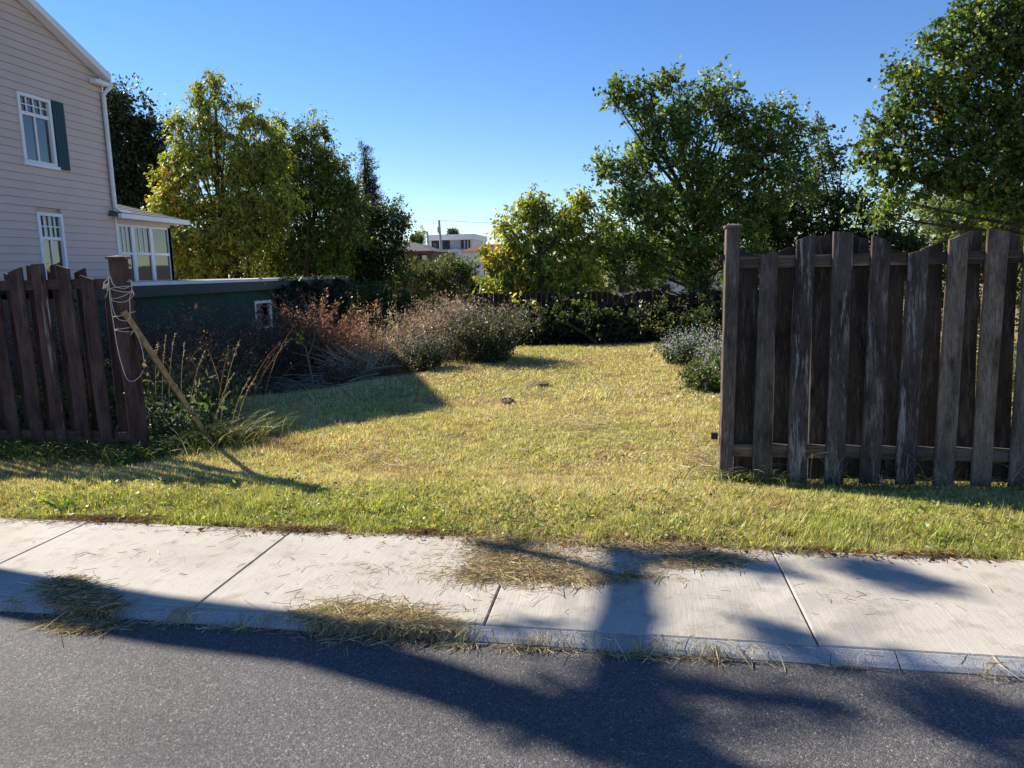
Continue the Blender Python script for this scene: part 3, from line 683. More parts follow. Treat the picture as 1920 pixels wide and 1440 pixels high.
# ------------------------------------------------------------------ far buildings and poles
def far_buildings():
    def blk(nm, lb, cat, x0, x1, yt, yb, Y, dep, mat):
        a = gy(x0, yt, Y); b = gy(x1, yb, Y); root = empty(nm, ((a[0]+b[0])/2, Y, -5)); tag(root, lb, cat)
        box('wall', (a[0], b[0], Y, Y+dep, -5, a[2]), mat, root); return root, a, b
    Y = 110
    r, a, b = blk('modern_house', 'flat roofed white modern house with big dark windows far behind', 'house', 804, 889, 447, 520, Y, 10, M['paleh'])
    def rect(nm, x0, x1, y0, y1, Yq, mat, par, th=.25, off=.27):
        p = gy(x0, y0, Yq); q = gy(x1, y1, Yq); return box(nm, (p[0], q[0], Yq-off, Yq-off+th, q[2], p[2]), mat, par)
    rect('parapet', 803, 890, 441, 449, Y, M['white'], r, 10.6, .5)
    rect('window', 810, 828, 449, 468, Y, M['dark'], r); rect('window', 830, 844, 448, 468, Y, M['dark'], r)
    for k in range(5): rect('siding_strip', 846, 863, 450+k*4, 452+k*4, Y, M['metal'], r)
    rect('window', 865, 870, 446, 468, Y, M['dark'], r); rect('door', 873, 876, 448, 468, Y, M['dark'], r); rect('door', 879, 882, 449, 468, Y, M['dark'], r)
    rect('lower_siding', 808, 868, 470, 492, Y, M['paleh'], r, 3, 3.05)
    for k in range(5): rect('siding_strip', 809+k*5, 868, 473+k*4, 474.2+k*4, Y, M['metal'], r, .2, 3.3)
    rect('window', 842, 847, 488, 496, Y, M['dark'], r, .2, 3.3); rect('window', 849, 853, 488, 496, Y, M['dark'], r, .2, 3.3)
    Y = 60
    r, a, b = blk('bungalow', 'brown bungalow with grey hip roof far behind the weeds', 'house', 740, 812, 473, 505, Y, 8, M['brick'])
    p0, p1, p2 = gy(736, 473, Y), gy(772, 456, Y+3), gy(816, 471, Y)
    g = Geo(); zr = p1[2]
    g.v = [(p0[0], Y-.4, p0[2]), (p2[0], Y-.4, p0[2]), (p2[0], Y+8.4, p0[2]), (p0[0], Y+8.4, p0[2]), (p1[0]-1.5, Y+4, zr+.1), (p1[0], Y+4, zr+.1)]
    g.f = [(0, 1, 5, 4), (1, 2, 5), (2, 3, 4, 5), (3, 0, 4), (3, 2, 1, 0)]; g.n = 6; g.build('roof', M['shingle'], r)
    rect('fascia', 737, 815, 472, 476, Y, M['redroof'], r, .1, .45); rect('window', 793, 801, 479, 487, Y, M['paleh'], r); rect('window', 784, 791, 479, 487, Y, M['dark'], r)
    Y = 80
    r, a, b = blk('white_cottage', 'white cottage with red brown roof half hidden by yellow green tree', 'house', 868, 960, 472, 515, Y, 8, M['paleh'])
    p0, p1, p2 = gy(864, 472, Y), gy(895, 458, Y+3), gy(965, 468, Y)
    g = Geo(); g.v = [(p0[0], Y-.4, p0[2]), (p2[0], Y-.4, p0[2]), (p2[0], Y+8.4, p0[2]), (p0[0], Y+8.4, p0[2]), (p1[0], Y+4, p1[2]), (p2[0]-1, Y+4, p1[2])]
    g.f = [(0, 1, 5, 4), (1, 2, 5), (2, 3, 4, 5), (3, 0, 4), (3, 2, 1, 0)]; g.n = 6; g.build('roof', M['redroof'], r)
    rect('window', 892, 899, 495, 502, Y, M['dark'], r)
    Y = 36
    r, a, b = blk('pale_house', 'pale grey house glimpsed through the apple tree', 'house', 1140, 1420, 515, 580, Y, 8, M['paleh'])
    rect('window', 1160, 1180, 533, 548, Y, M['dark'], r); rect('window', 1240, 1256, 533, 548, Y, M['dark'], r)
    p0, p2 = gy(1130, 515, Y), gy(1430, 512, Y); g = Geo()
    g.v = [(p0[0], Y-.4, p0[2]), (p2[0], Y-.4, p0[2]), (p2[0], Y+8.4, p0[2]), (p0[0], Y+8.4, p0[2]), (p0[0]+2, Y+4, p0[2]+1), (p2[0]-2, Y+4, p0[2]+1)]
    g.f = [(0, 1, 5, 4), (1, 2, 5), (2, 3, 4, 5), (3, 0, 4), (3, 2, 1, 0)]; g.n = 6; g.build('roof', M['shingle'], r)
    # utility poles
    Y = 75
    t, bt = gy(823, 413, Y), gy(829, 490, Y); r = empty('utility_pole', (bt[0], Y, -5)); tag(r, 'tall grey utility pole carrying a wire across the sky', 'utility pole')
    Geo().tube([(bt[0], Y, -5), bt, t], [.2, .17, .12], 8).build('shaft', M['metal'], r, True)
    c = gy(821.5, 431, Y); Geo().tube([(c[0], Y, c[2]-.3), (c[0], Y, c[2]+.3)], .09, 8).build('transformer', M['metal'], r, True)
    wl, wr = gy(690, 413, Y+6), gy(1000, 417, Y-2)
    S = Soup()
    S.tube(np.array([wl, (wl+t)/2-[0, 0, .15], t]), .02, 4); S.tube(np.array([t, (wr+t)/2-[0, 0, .15], wr]), .02, 4); S.build('wire', M['metal'], r)
    Y = 85
    t, bt = gy(801, 434, Y), gy(805, 480, Y); r = empty('utility_pole', (bt[0], Y, -5)); tag(r, 'shorter grey utility pole with side arm beside brown bungalow', 'utility pole')
    Geo().tube([(bt[0], Y, -5), bt, t], [.2, .17, .13], 8).build('shaft', M['metal'], r, True)
    e = gy(793, 435, Y); Geo().tube([t-[0, 0, .1], e], .06, 5).build('arm', M['metal'], r)
far_buildings()
# ------------------------------------------------------------------ trees
tree('box_elder', 'tall yellow green box elder with orange tinged leaves behind garage', 'tree', gbase(430, 520, 24), [
    (403, 172, 7, 28), (370, 190, 9, 26), (388, 205, 12, 24), (428, 195, 8, 26), (462, 218, 8, 24), (345, 225, 22, 14), (400, 245, 34, 28), (448, 270, 28, 28), (345, 280, 32, 26), (497, 230, 8, 26), (505, 270, 20, 30),
    (380, 310, 52, 44), (450, 325, 50, 44), (322, 335, 26, 28), (305, 375, 26, 22), (350, 390, 52, 42), (430, 400, 62, 52), (350, 450, 48, 44), (403, 150, 6, 10), (462, 200, 7, 12), (478, 235, 8, 14), (372, 172, 8, 10), (330, 232, 12, 8), (318, 300, 12, 10), (290, 385, 12, 8), (420, 470, 66, 46), (490, 320, 36, 44), (480, 420, 50, 60), (380, 505, 50, 30), (520, 300, 26, 40), (525, 380, 40, 50), (300, 420, 30, 26), (312, 470, 34, 34)], 24,
    dens=8, nleaf=42, crad=.34, L=.13, W=.05, cols=G_BOX, wts=[4, 3, 2, 2], droop=.9, trunk_r=.17, patch=[(322, 338, 9, ORG), (318, 372, 10, ORG), (360, 470, 16, YEL), (345, 390, 14, YEL)], stems=3)
tree('box_elder', 'dense deep green box elder right of the yellow green tree', 'tree', gbase(570, 520, 25.5), [
    (520, 245, 12, 24), (540, 290, 24, 34), (575, 262, 16, 24), (600, 280, 18, 30), (570, 320, 44, 44), (620, 310, 24, 40), (540, 375, 54, 50), (610, 380, 50, 54), (560, 450, 66, 56), (630, 455, 44, 54), (520, 490, 50, 40), (600, 510, 60, 34), (640, 360, 24, 40), (655, 420, 30, 50), (585, 240, 8, 12), (612, 255, 7, 12), (560, 250, 8, 14)], 25.5,
    dens=8, nleaf=40, crad=.36, L=.12, W=.05, cols=[(.18, .23, .045), (.12, .17, .038), (.32, .33, .06), (.07, .105, .03)], wts=[3, 3, 1.5, 3], droop=.8, trunk_r=.16, stems=2)
tree('dark_conifer', 'slim dark conifer with pointed spire above the leafy trees', 'tree', gbase(690, 520, 29), [
    (685, 283, 3, 12), (685, 300, 6, 12), (687, 318, 10, 14), (688, 340, 13, 18), (690, 365, 18, 22), (692, 395, 24, 26), (690, 430, 30, 30), (690, 475, 36, 34), (688, 515, 38, 26)], 29,
    dens=16, nleaf=60, crad=.26, L=.10, W=.022, cols=[(.022, .034, .017), (.035, .045, .02), (.05, .045, .022)], wts=[3, 3, 1], droop=.5, trunk_r=.13, top=.97)
tree('broadleaf_tree', 'dark broadleaf tree sloping down towards the far roofs', 'tree', gbase(720, 530, 27), [
    (655, 385, 26, 36), (640, 440, 34, 40), (715, 415, 24, 34), (738, 405, 12, 18), (735, 445, 26, 34), (760, 430, 10, 22), (672, 470, 44, 44), (735, 490, 32, 34), (690, 520, 60, 34), (640, 510, 40, 34)], 27,
    dens=10, nleaf=44, crad=.38, L=.09, W=.05, cols=G_DARK, wts=[3, 2, 3, 1], droop=.4, trunk_r=.15)
tree('dark_tree', 'tall nearly black tree rising behind the clapboard house', 'tree', gbase(200, 500, 33), [
    (190, 175, 28, 24), (225, 195, 32, 26), (180, 240, 60, 50), (250, 230, 46, 40), (285, 260, 32, 36), (300, 300, 24, 30), (230, 290, 60, 50), (280, 330, 44, 50), (200, 350, 70, 60), (270, 390, 50, 50), (220, 430, 70, 50), (150, 300, 60, 80)], 33,
    dens=3.6, nleaf=40, crad=.52, L=.16, W=.09, cols=[(.04, .058, .026), (.06, .08, .03), (.028, .042, .022), (.09, .10, .035)], wts=[3, 2, 3, .6], droop=.4, trunk_r=.25)
tree('round_tree', 'small round tree beside the brown bungalow', 'tree', gbase(783, 520, 66), [(783, 448, 10, 11), (782, 460, 13, 14), (785, 475, 12, 14)], 66, dens=7, nleaf=50, crad=.4, L=.16, W=.1, cols=G_APPLE, wts=[2, 2, 3, 1], trunk_r=.15)
tree('round_tree', 'distant tree crown peeping over the flat white house', 'tree', gbase(849, 500, 128), [(849, 437, 7, 5), (853, 447, 9, 8), (845, 460, 9, 14)], 128, dens=5, nleaf=50, crad=.6, L=.26, W=.16, cols=G_DARK, wts=[3, 2, 3, 1], trunk_r=.2)
tree('leafy_shrub', 'dark green bushy shrub row below the far white cottage', 'shrub', gbase(800, 560, 30), [(760, 515, 26, 26), (745, 545, 30, 24), (800, 512, 30, 22), (840, 505, 30, 24), (875, 512, 24, 26), (815, 545, 44, 26), (860, 545, 30, 24)], 30,
    dens=11, nleaf=42, crad=.32, L=.08, W=.045, cols=[(.09, .13, .04), (.13, .17, .05), (.055, .085, .03), (.2, .21, .07)], wts=[3, 2, 3, 1], trunk_r=.06, stems=4, patch=[(822, 535, 12, (.2, .19, .04)), (790, 520, 14, (.12, .14, .07))])
tree('yellow_shrub', 'bright yellow green low shrub between weeds and box elder', 'shrub', gbase(890, 575, 26), [(880, 552, 24, 14), (905, 540, 26, 24), (870, 562, 14, 10), (915, 560, 22, 20)], 26,
    dens=12, nleaf=40, crad=.26, L=.08, W=.04, cols=[(.17, .19, .03), (.10, .14, .02), (.24, .2, .03)], wts=[3, 3, 1], trunk_r=.05, stems=3)
tree('box_elder', 'sunlit yellow green box elder drooping over the far fence', 'tree', gbase(1010, 640, 17.2), [
    (998, 372, 9, 14), (985, 395, 20, 20), (1010, 405, 26, 24), (1080, 385, 14, 22), (1092, 375, 8, 16), (950, 415, 16, 14), (965, 445, 32, 28), (1025, 445, 42, 36), (1075, 430, 34, 36), (925, 480, 20, 18), (955, 495, 38, 34), (1020, 505, 54, 44), (1085, 490, 46, 42), (925, 535, 24, 24), (965, 548, 42, 34), (1030, 565, 52, 36), (1090, 545, 44, 34), (980, 595, 26, 26, -1.6), (1030, 605, 36, 22, -1.6), (1085, 590, 30, 22, -1.5), (1130, 560, 26, 20, -1.2)], 17.2,
    dens=11, nleaf=44, crad=.27, L=.115, W=.045, cols=G_BOX, wts=[3.4, 3, 2.4, 2.2], droop=.9, trunk_r=.10, stems=3, patch=[(985, 525, 14, YEL), (935, 470, 14, YEL)])
tree('apple_tree', 'spreading green apple tree with dark limbs behind the far fence', 'tree', gbase(1345, 630, 17.6), [
    (1165, 165, 20, 14), (1150, 182, 14, 12), (1180, 205, 26, 18), (1220, 158, 26, 16), (1255, 150, 22, 16), (1215, 200, 34, 26), (1265, 195, 40, 32), (1325, 160, 20, 22), (1345, 190, 40, 30), (1375, 162, 16, 18), (1300, 235, 52, 40), (1240, 255, 46, 36), (1370, 235, 46, 36),
    (1435, 210, 34, 26), (1465, 235, 34, 30), (1500, 262, 26, 26), (1420, 270, 52, 42), (1120, 310, 16, 12), (1150, 325, 28, 24), (1195, 300, 36, 30), (1210, 345, 46, 38), (1290, 320, 60, 46), (1370, 320, 56, 46), (1455, 310, 50, 44), (1160, 370, 36, 30), (1220, 410, 56, 40), (1310, 400, 60, 44), (1400, 390, 60, 46), (1480, 360, 46, 40),
    (1140, 440, 36, 30), (1190, 470, 56, 36), (1280, 475, 64, 40), (1370, 460, 60, 44), (1130, 500, 40, 32), (1195, 520, 50, 26), (1300, 525, 40, 22), (1150, 470, 50, 40, 1.6), (1230, 480, 50, 40, 1.8), (1320, 470, 50, 50, 1.8), (1240, 400, 60, 50, 1.8), (1340, 380, 60, 50, 1.8), (1440, 420, 60, 50, 1.6), (1110, 540, 40, 26, 1), (1160, 405, 26, 24)], 17.6,
    dens=8.6, nleaf=40, crad=.27, L=.085, W=.052, cols=G_APPLE, wts=[3, 3, 2.2, .9], droop=.25, trunk_r=.19, top=.55, up=.45, dfac=.9)
tree('apple_tree', 'darker apple tree behind weathered board fence', 'tree', gbase(1570, 620, 19), [
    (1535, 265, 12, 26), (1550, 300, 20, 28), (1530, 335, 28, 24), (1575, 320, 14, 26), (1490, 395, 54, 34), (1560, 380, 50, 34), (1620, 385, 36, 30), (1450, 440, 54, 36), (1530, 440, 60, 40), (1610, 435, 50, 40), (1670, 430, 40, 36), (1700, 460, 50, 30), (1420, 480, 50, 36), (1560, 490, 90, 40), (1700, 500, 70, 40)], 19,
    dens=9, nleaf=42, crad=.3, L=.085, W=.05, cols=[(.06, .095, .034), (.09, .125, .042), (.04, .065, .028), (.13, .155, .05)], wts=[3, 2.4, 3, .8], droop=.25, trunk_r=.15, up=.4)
tree('maple_tree', 'large maple with yellowing leaf clusters overhanging the right fence', 'tree', gbase(2080, 700, 13), [
    (1850, 20, 60, 34), (1800, 40, 26, 26), (1905, 60, 60, 44), (1760, 85, 32, 26), (1820, 105, 52, 40), (1900, 130, 60, 44), (1715, 120, 26, 20), (1735, 160, 36, 30), (1800, 180, 54, 40), (1870, 210, 60, 44), (1690, 185, 28, 24), (1700, 235, 40, 32), (1770, 255, 54, 40), (1850, 285, 56, 40), (1920, 300, 50, 60), (1640, 265, 22, 20), (1630, 305, 26, 26), (1670, 310, 36, 34), (1730, 320, 46, 30), (1800, 325, 46, 26), (1670, 372, 22, 26), (1660, 405, 18, 16), (1905, 370, 40, 30),
    (1880, 375, 60, 34), (1960, 390, 60, 44), (1810, 350, 44, 24), (1740, 350, 30, 20), (1930, 250, 50, 50), (2060, 60, 110, 80), (2040, 200, 100, 80), (2050, 330, 100, 70), (1930, -50, 60, 40)], 13,
    dens=11.5, nleaf=56, crad=.28, L=.064, W=.056, cols=G_MAPLE, wts=[3, 3, 2.4, .8], droop=.55, trunk_r=.24, top=.9, lk=.85, patch=[(1752, 208, 11, YEL), (1692, 203, 7, YEL), (1785, 276, 8, YEL), (1810, 310, 8, YEL), (1800, 100, 10, (.3, .3, .05)), (1665, 395, 10, (.34, .33, .05))], bare=12)
tree('willow_shrub', 'fine leaved pale green willow bush peeking over the fence', 'shrub', gbase(1840, 640, 21), [(1820, 365, 46, 24), (1740, 385, 30, 24), (1770, 395, 40, 30), (1850, 405, 54, 36), (1905, 400, 46, 40), (1770, 440, 40, 36), (1830, 455, 60, 40), (1910, 460, 60, 40), (1960, 420, 50, 50)], 21,
    dens=15, nleaf=54, crad=.26, L=.075, W=.028, cols=[(.27, .34, .12), (.2, .27, .09), (.36, .40, .15), (.10, .15, .05)], wts=[3, 3, 1.4, 1.5], droop=.2, trunk_r=.08, stems=4)
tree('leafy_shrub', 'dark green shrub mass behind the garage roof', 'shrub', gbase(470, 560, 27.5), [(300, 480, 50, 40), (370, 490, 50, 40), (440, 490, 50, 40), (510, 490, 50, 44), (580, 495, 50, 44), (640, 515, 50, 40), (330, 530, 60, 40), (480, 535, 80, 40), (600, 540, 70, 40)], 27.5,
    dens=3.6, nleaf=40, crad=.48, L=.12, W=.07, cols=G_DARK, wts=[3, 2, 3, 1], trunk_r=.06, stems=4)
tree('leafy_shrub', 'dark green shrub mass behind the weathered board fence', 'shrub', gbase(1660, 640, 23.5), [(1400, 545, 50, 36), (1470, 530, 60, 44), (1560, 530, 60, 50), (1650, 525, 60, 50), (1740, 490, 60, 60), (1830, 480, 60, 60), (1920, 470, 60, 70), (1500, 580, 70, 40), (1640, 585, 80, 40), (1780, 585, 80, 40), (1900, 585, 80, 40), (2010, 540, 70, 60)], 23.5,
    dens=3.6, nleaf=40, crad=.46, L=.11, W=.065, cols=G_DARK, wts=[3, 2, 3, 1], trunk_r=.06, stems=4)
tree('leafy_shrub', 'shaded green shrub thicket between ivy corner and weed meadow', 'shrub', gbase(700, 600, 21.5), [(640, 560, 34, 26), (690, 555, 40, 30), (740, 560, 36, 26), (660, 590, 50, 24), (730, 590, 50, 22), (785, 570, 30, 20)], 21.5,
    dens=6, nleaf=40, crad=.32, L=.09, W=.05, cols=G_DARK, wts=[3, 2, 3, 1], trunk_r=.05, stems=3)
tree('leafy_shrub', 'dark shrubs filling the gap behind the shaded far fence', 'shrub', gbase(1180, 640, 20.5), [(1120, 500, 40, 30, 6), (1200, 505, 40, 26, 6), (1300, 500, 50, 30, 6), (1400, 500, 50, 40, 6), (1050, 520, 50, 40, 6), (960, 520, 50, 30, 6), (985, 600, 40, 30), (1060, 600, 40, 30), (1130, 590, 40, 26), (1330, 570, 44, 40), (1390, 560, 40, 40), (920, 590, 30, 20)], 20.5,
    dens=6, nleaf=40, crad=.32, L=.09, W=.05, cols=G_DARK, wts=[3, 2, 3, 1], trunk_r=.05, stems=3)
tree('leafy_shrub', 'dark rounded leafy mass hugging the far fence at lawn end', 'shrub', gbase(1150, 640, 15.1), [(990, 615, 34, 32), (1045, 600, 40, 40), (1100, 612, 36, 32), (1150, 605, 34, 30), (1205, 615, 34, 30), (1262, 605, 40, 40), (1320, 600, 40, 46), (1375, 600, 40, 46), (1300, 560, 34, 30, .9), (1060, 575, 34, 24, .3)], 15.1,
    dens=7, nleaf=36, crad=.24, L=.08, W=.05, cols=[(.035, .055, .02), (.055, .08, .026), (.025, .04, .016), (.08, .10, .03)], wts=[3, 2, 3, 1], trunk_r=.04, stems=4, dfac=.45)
# ------------------------------------------------------------------ ivy on garage and far fence
def ivy(name, label, pts_fn, n, L, cols, wts, cat='ivy'):
    P = pts_fn(n); S = Soup(); A = rng.normal(0, .5, (n, 3))+np.array([.2, -.3, -.8])
    leaves(S, P, A, L*np.exp(rng.normal(0, .25, n)), L*.8*np.exp(rng.normal(0, .25, n)), palette(n, cols, wts))
    o = S.build(name, M['leaf']); tag(o, label, cat, kind='stuff'); return o
def p_garage(n):
    u = rng.random(n); px = 512+130*u; top = GZT+.05-.25*rng.random(n)**2; y = np.array([gx(x, 540, GX)[1] for x in px])
    z = np.where(rng.random(n) < .03, GZT+.05*rng.random(n), GZT-.11-rng.random(n)**1.2*(1.0+1.0*u)+.1*np.sin(y*5))
    return np.stack([GX+.12+.16*rng.random(n), y, z], -1)
ivy('ivy', 'dark ivy blanket hanging over the garage roof corner', p_garage, 5200, .085, [(.02, .035, .016), (.03, .048, .02), (.045, .05, .022)], [3, 2, 1])
def p_fence(n):
    x = rng.uniform(-2.9, 3.2, n); z = rng.random(n)**.8*1.45-.45+.25*np.sin(x*2.3)*rng.random(n); return np.stack([x, 15.5-.05-.55*rng.random(n)**2*(1-.5*np.clip(z, 0, 1)), z*(.80+.22*np.sin(x*3.7+1)*np.sin(x*1.3))-.13], -1)
ivy('vine', 'dark vine tangle climbing the shaded far board fence', p_fence, 15000, .085, [(.018, .03, .012), (.03, .045, .016), (.05, .065, .02)], [3, 2, 1], 'vine')
# ------------------------------------------------------------------ grass
def vnoise(x, y, s, seed=0):
    r = np.random.default_rng(seed); g = r.random((64, 64)); X = x*s; Y = y*s
    xi = np.floor(X).astype(int); yi = np.floor(Y).astype(int); fx = sm(X-xi); fy = sm(Y-yi)
    a = g[xi % 64, yi % 64]; b = g[(xi+1) % 64, yi % 64]; c = g[xi % 64, (yi+1) % 64]; d = g[(xi+1) % 64, (yi+1) % 64]
    return (a*(1-fx)+b*fx)*(1-fy)+(c*(1-fx)+d*fx)*fy
def inframe(x, y, pad=420):
    d = np.stack([x, y, np.zeros_like(x)-CAMH], -1); w_ = d @ Fw; px = 960+F*(d @ CR)/w_
    return (px > -pad) & (px < 1920+pad)
def lawn_edge(y):
    """left limit of the mown lawn in metres for a given distance into the lot"""
    return np.interp(y, [3.9, 5.4, 6.3, 7.5, 9.0, 9.9, 10.6, 12.0, 13.1, 14.4, 15.2], [-8.5, -8.2, -4.6, -5.0, -5.2, -4.7, -3.2, -2.9, -2.1, -2.5, -2.6])
def right_edge(y): return np.interp(y, [3.9, 5.2, 5.5, 8, 11, 13, 15], [6.5, 6.5, 1.0, 1.1, 1.05, 1.2, 1.6])
def blades(n, ymin, ymax, hgt, wid, name, label, extra=None, lim=True, col_fn=None):
    y = rng.uniform(ymin, ymax, n); x = rng.uniform(-8.5, 6.5, n)
    ed = .07*(vnoise(x, y*0, 2.3, 3)-.5)+.05*(vnoise(x, y*0, 9, 4)-.5)
    k = inframe(x, y) & (y > 3.94+ed)
    if lim: k &= (x > lawn_edge(y)+.25*(vnoise(x, y, 2, 5)-.5)) & (x < right_edge(y)+.2*(vnoise(x, y, 3, 6)-.5))
    k &= (vnoise(x, y, 3.1, 61)*.6+vnoise(x, y, 8, 62)*.4 > .34) | (rng.random(len(x)) < .45)
    x, y = x[k], y[k]; n = len(x); z = terr(x, y)-.012
    big = vnoise(x, y, .75, 11)*.55+vnoise(x, y, 2.1, 12)*.3+vnoise(x, y, 7, 13)*.15
    green = sm((5.2-y)/1.2)*.5+.38*sm((big-.49)/.15)+.25*sm((x-.2)/1.0)*sm((7-y)/2)+.05+.25*sm((y-11)/3)
    green = np.clip(green+rng.normal(0, .17, n), 0, 1)[:, None]
    dry = palette(n, [(.66, .57, .27), (.57, .49, .22), (.74, .66, .38), (.44, .32, .16)], [3, 3, 1.5, 1], .2)
    grn = palette(n, [(.36, .41, .09), (.26, .33, .07), (.48, .48, .14)], [3, 2, 1.5], .22)
    brn = sm((vnoise(x, y, 1.3, 71)*.6+vnoise(x, y, 4.3, 72)*.4-.58)/.12)[:, None]*.5*(1-green); c = dry*(1-green)+grn*green; c = c*(1-brn)+np.array([.40, .26, .14])*brn; c *= np.exp(rng.normal(0, .28, (n, 1)))*(.72+.56*vnoise(x, y, 22, 41))[:, None]; c = np.clip(c, .01, .8)
    clump = .55+.9*vnoise(x, y, 9, 21)*(.5+vnoise(x, y, 1.7, 22))
    lush = .85+.4*sm((4.6-y)/.5)*vnoise(x, y, 1.9, 31)*1.6
    h = hgt*np.exp(rng.normal(0, .3, n))*clump*lush; az = rng.uniform(0, 2*np.pi, n); lean = np.abs(rng.normal(0, .85, n))+.2
    d = np.stack([np.cos(az)*np.sin(lean), np.sin(az)*np.sin(lean), np.cos(lean)], -1)
    s = np.stack([-np.sin(az+rng.normal(0, .9, n)), np.cos(az), 0*az], -1); wv = (wid*np.exp(rng.normal(0, .25, n)))[:, None]
    p = np.stack([x, y, z], -1); S = Soup()
    V = np.stack([p-s*wv*.5, p+s*wv*.5, p+d*h[:, None]], 1).reshape(-1, 3); i = np.arange(n)*3
    S.add(V, np.stack([i, i+1, i+2], -1), np.repeat(c, 3, 0))
    o = S.build(name, M['grass']); tag(o, label, 'grass', kind='stuff'); return o
def lawn():
    # one object: near strip dense and fine, further back coarser
    global Soup
    parts = []
    for (n, a, b, h, w_) in [(540000, 3.85, 5.6, .034, .0052), (440000, 5.6, 8.2, .040, .0075), (300000, 8.2, 15.3, .042, .012)]:
        parts.append(blades(n, a, b, h, w_, 'lawn', 'x'))
    vs_, fs_, cs_ = [], [], []; off = 0
    for o in parts:
        me = o.data; n = len(me.vertices); v = np.zeros(n*3, np.float32); me.vertices.foreach_get('co', v)
        c = np.zeros(n*4, np.float32); me.attributes['Col'].data.foreach_get('color', c)
        f = np.arange(n).reshape(-1, 3)+off; vs_.append(v.reshape(-1, 3)); cs_.append(c.reshape(-1, 4)[:, :3]); fs_.append(f); off += n
        bpy.data.objects.remove(o); bpy.data.meshes.remove(me)
    o = mesh_obj('lawn_grass', np.concatenate(vs_), np.concatenate(fs_), M['grass'], None, np.concatenate(cs_))
    tag(o, 'mown straw coloured lawn turning green beside the sidewalk', 'grass', kind='stuff')
lawn()
def clover():
    n = 7500; x = rng.uniform(-5.5, 4.0, n); y = np.where(rng.random(n) < .6, 3.97+np.abs(rng.normal(0, .42, n)), rng.uniform(4.2, 6, n)); x = np.clip(x, -5.5, np.where(y > 5.2, .9, 4.0)); k = inframe(x, y) & (vnoise(x, y, 1.6, 51) > .5); x, y = x[k], y[k]; n = len(x)
    S = Soup(); P = np.stack([x, y, terr(x, y)+.008+.03*rng.random(n)], -1); A = rng.normal(0, 1, (n, 3))*[1, 1, .35]
    leaves(S, P, A, .022*np.exp(rng.normal(0, .4, n)), .016*np.exp(rng.normal(0, .3, n)), palette(n, [(.22, .30, .06), (.15, .23, .05), (.34, .36, .11)], [2, 2, 1]), .1)
    o = S.build('clover', M['leaf']); tag(o, 'low clover leaves mixed into the green verge grass', 'clover', kind='stuff')
clover()
def stalks(S, base, n, h, spread, wid, cols, wts, curve=.35, lean=None, nseg=5):
    """long bent blades / stems as tapered ribbons, n from each base"""
    base = np.atleast_2d(base); m = len(base)*n; B = np.repeat(base, n, 0)+np.stack([rng.normal(0, spread*.35, m), rng.normal(0, spread*.35, m), np.zeros(m)], -1)
    az = rng.uniform(0, 2*np.pi, m); out = np.abs(rng.normal(.0, .35, m))+.08
    H = h*np.exp(np.clip(rng.normal(0, .25, m), -.6, .28)); D = np.stack([np.cos(az)*out, np.sin(az)*out, np.ones(m)], -1)
    if lean is not None: D += np.array(lean)
    D = unit(D); hz = np.stack([D[:, 0], D[:, 1], np.zeros(m)], -1); hz = unit(hz+1e-6)
    s = unit(np.cross(D, rng.normal(size=(m, 3)))); C = palette(m, cols, wts)
    t = np.linspace(0, 1, nseg+1)
    pts = B[:, None]+D[:, None]*(H[:, None]*t)[..., None]+(hz*curve*H[:, None])[:, None]*(t**2.2)[None, :, None]-np.array([0, 0, 1.])*(curve*.55*H)[:, None, None]*(t**2.6)[None, :, None]
    ww = (wid*(1-.8*t))[None, :, None]
    V = np.stack([pts-s[:, None]*ww*.5, pts+s[:, None]*ww*.5], 2).reshape(-1, 3); k = nseg+1
    b = (np.arange(m)*k*2)[:, None]+np.arange(nseg)[None]*2
    S.add(V, np.stack([b, b+1, b+3, b+2], -1).reshape(-1, 4), np.repeat(C, k*2, 0)); return pts
GRN = [(.09, .14, .03), (.14, .18, .04), (.06, .10, .025), (.26, .24, .08)]
STRAW = [(.50, .42, .24), (.40, .32, .17), (.60, .53, .34), (.27, .20, .12)]
BRN = [(.11, .06, .045), (.16, .09, .06), (.07, .04, .035), (.2, .13, .08)]
def gp(xs, ys): xs, ys = np.asarray(xs, float), np.asarray(ys, float); return np.stack([xs, ys, terr(xs, ys)-.02], -1)
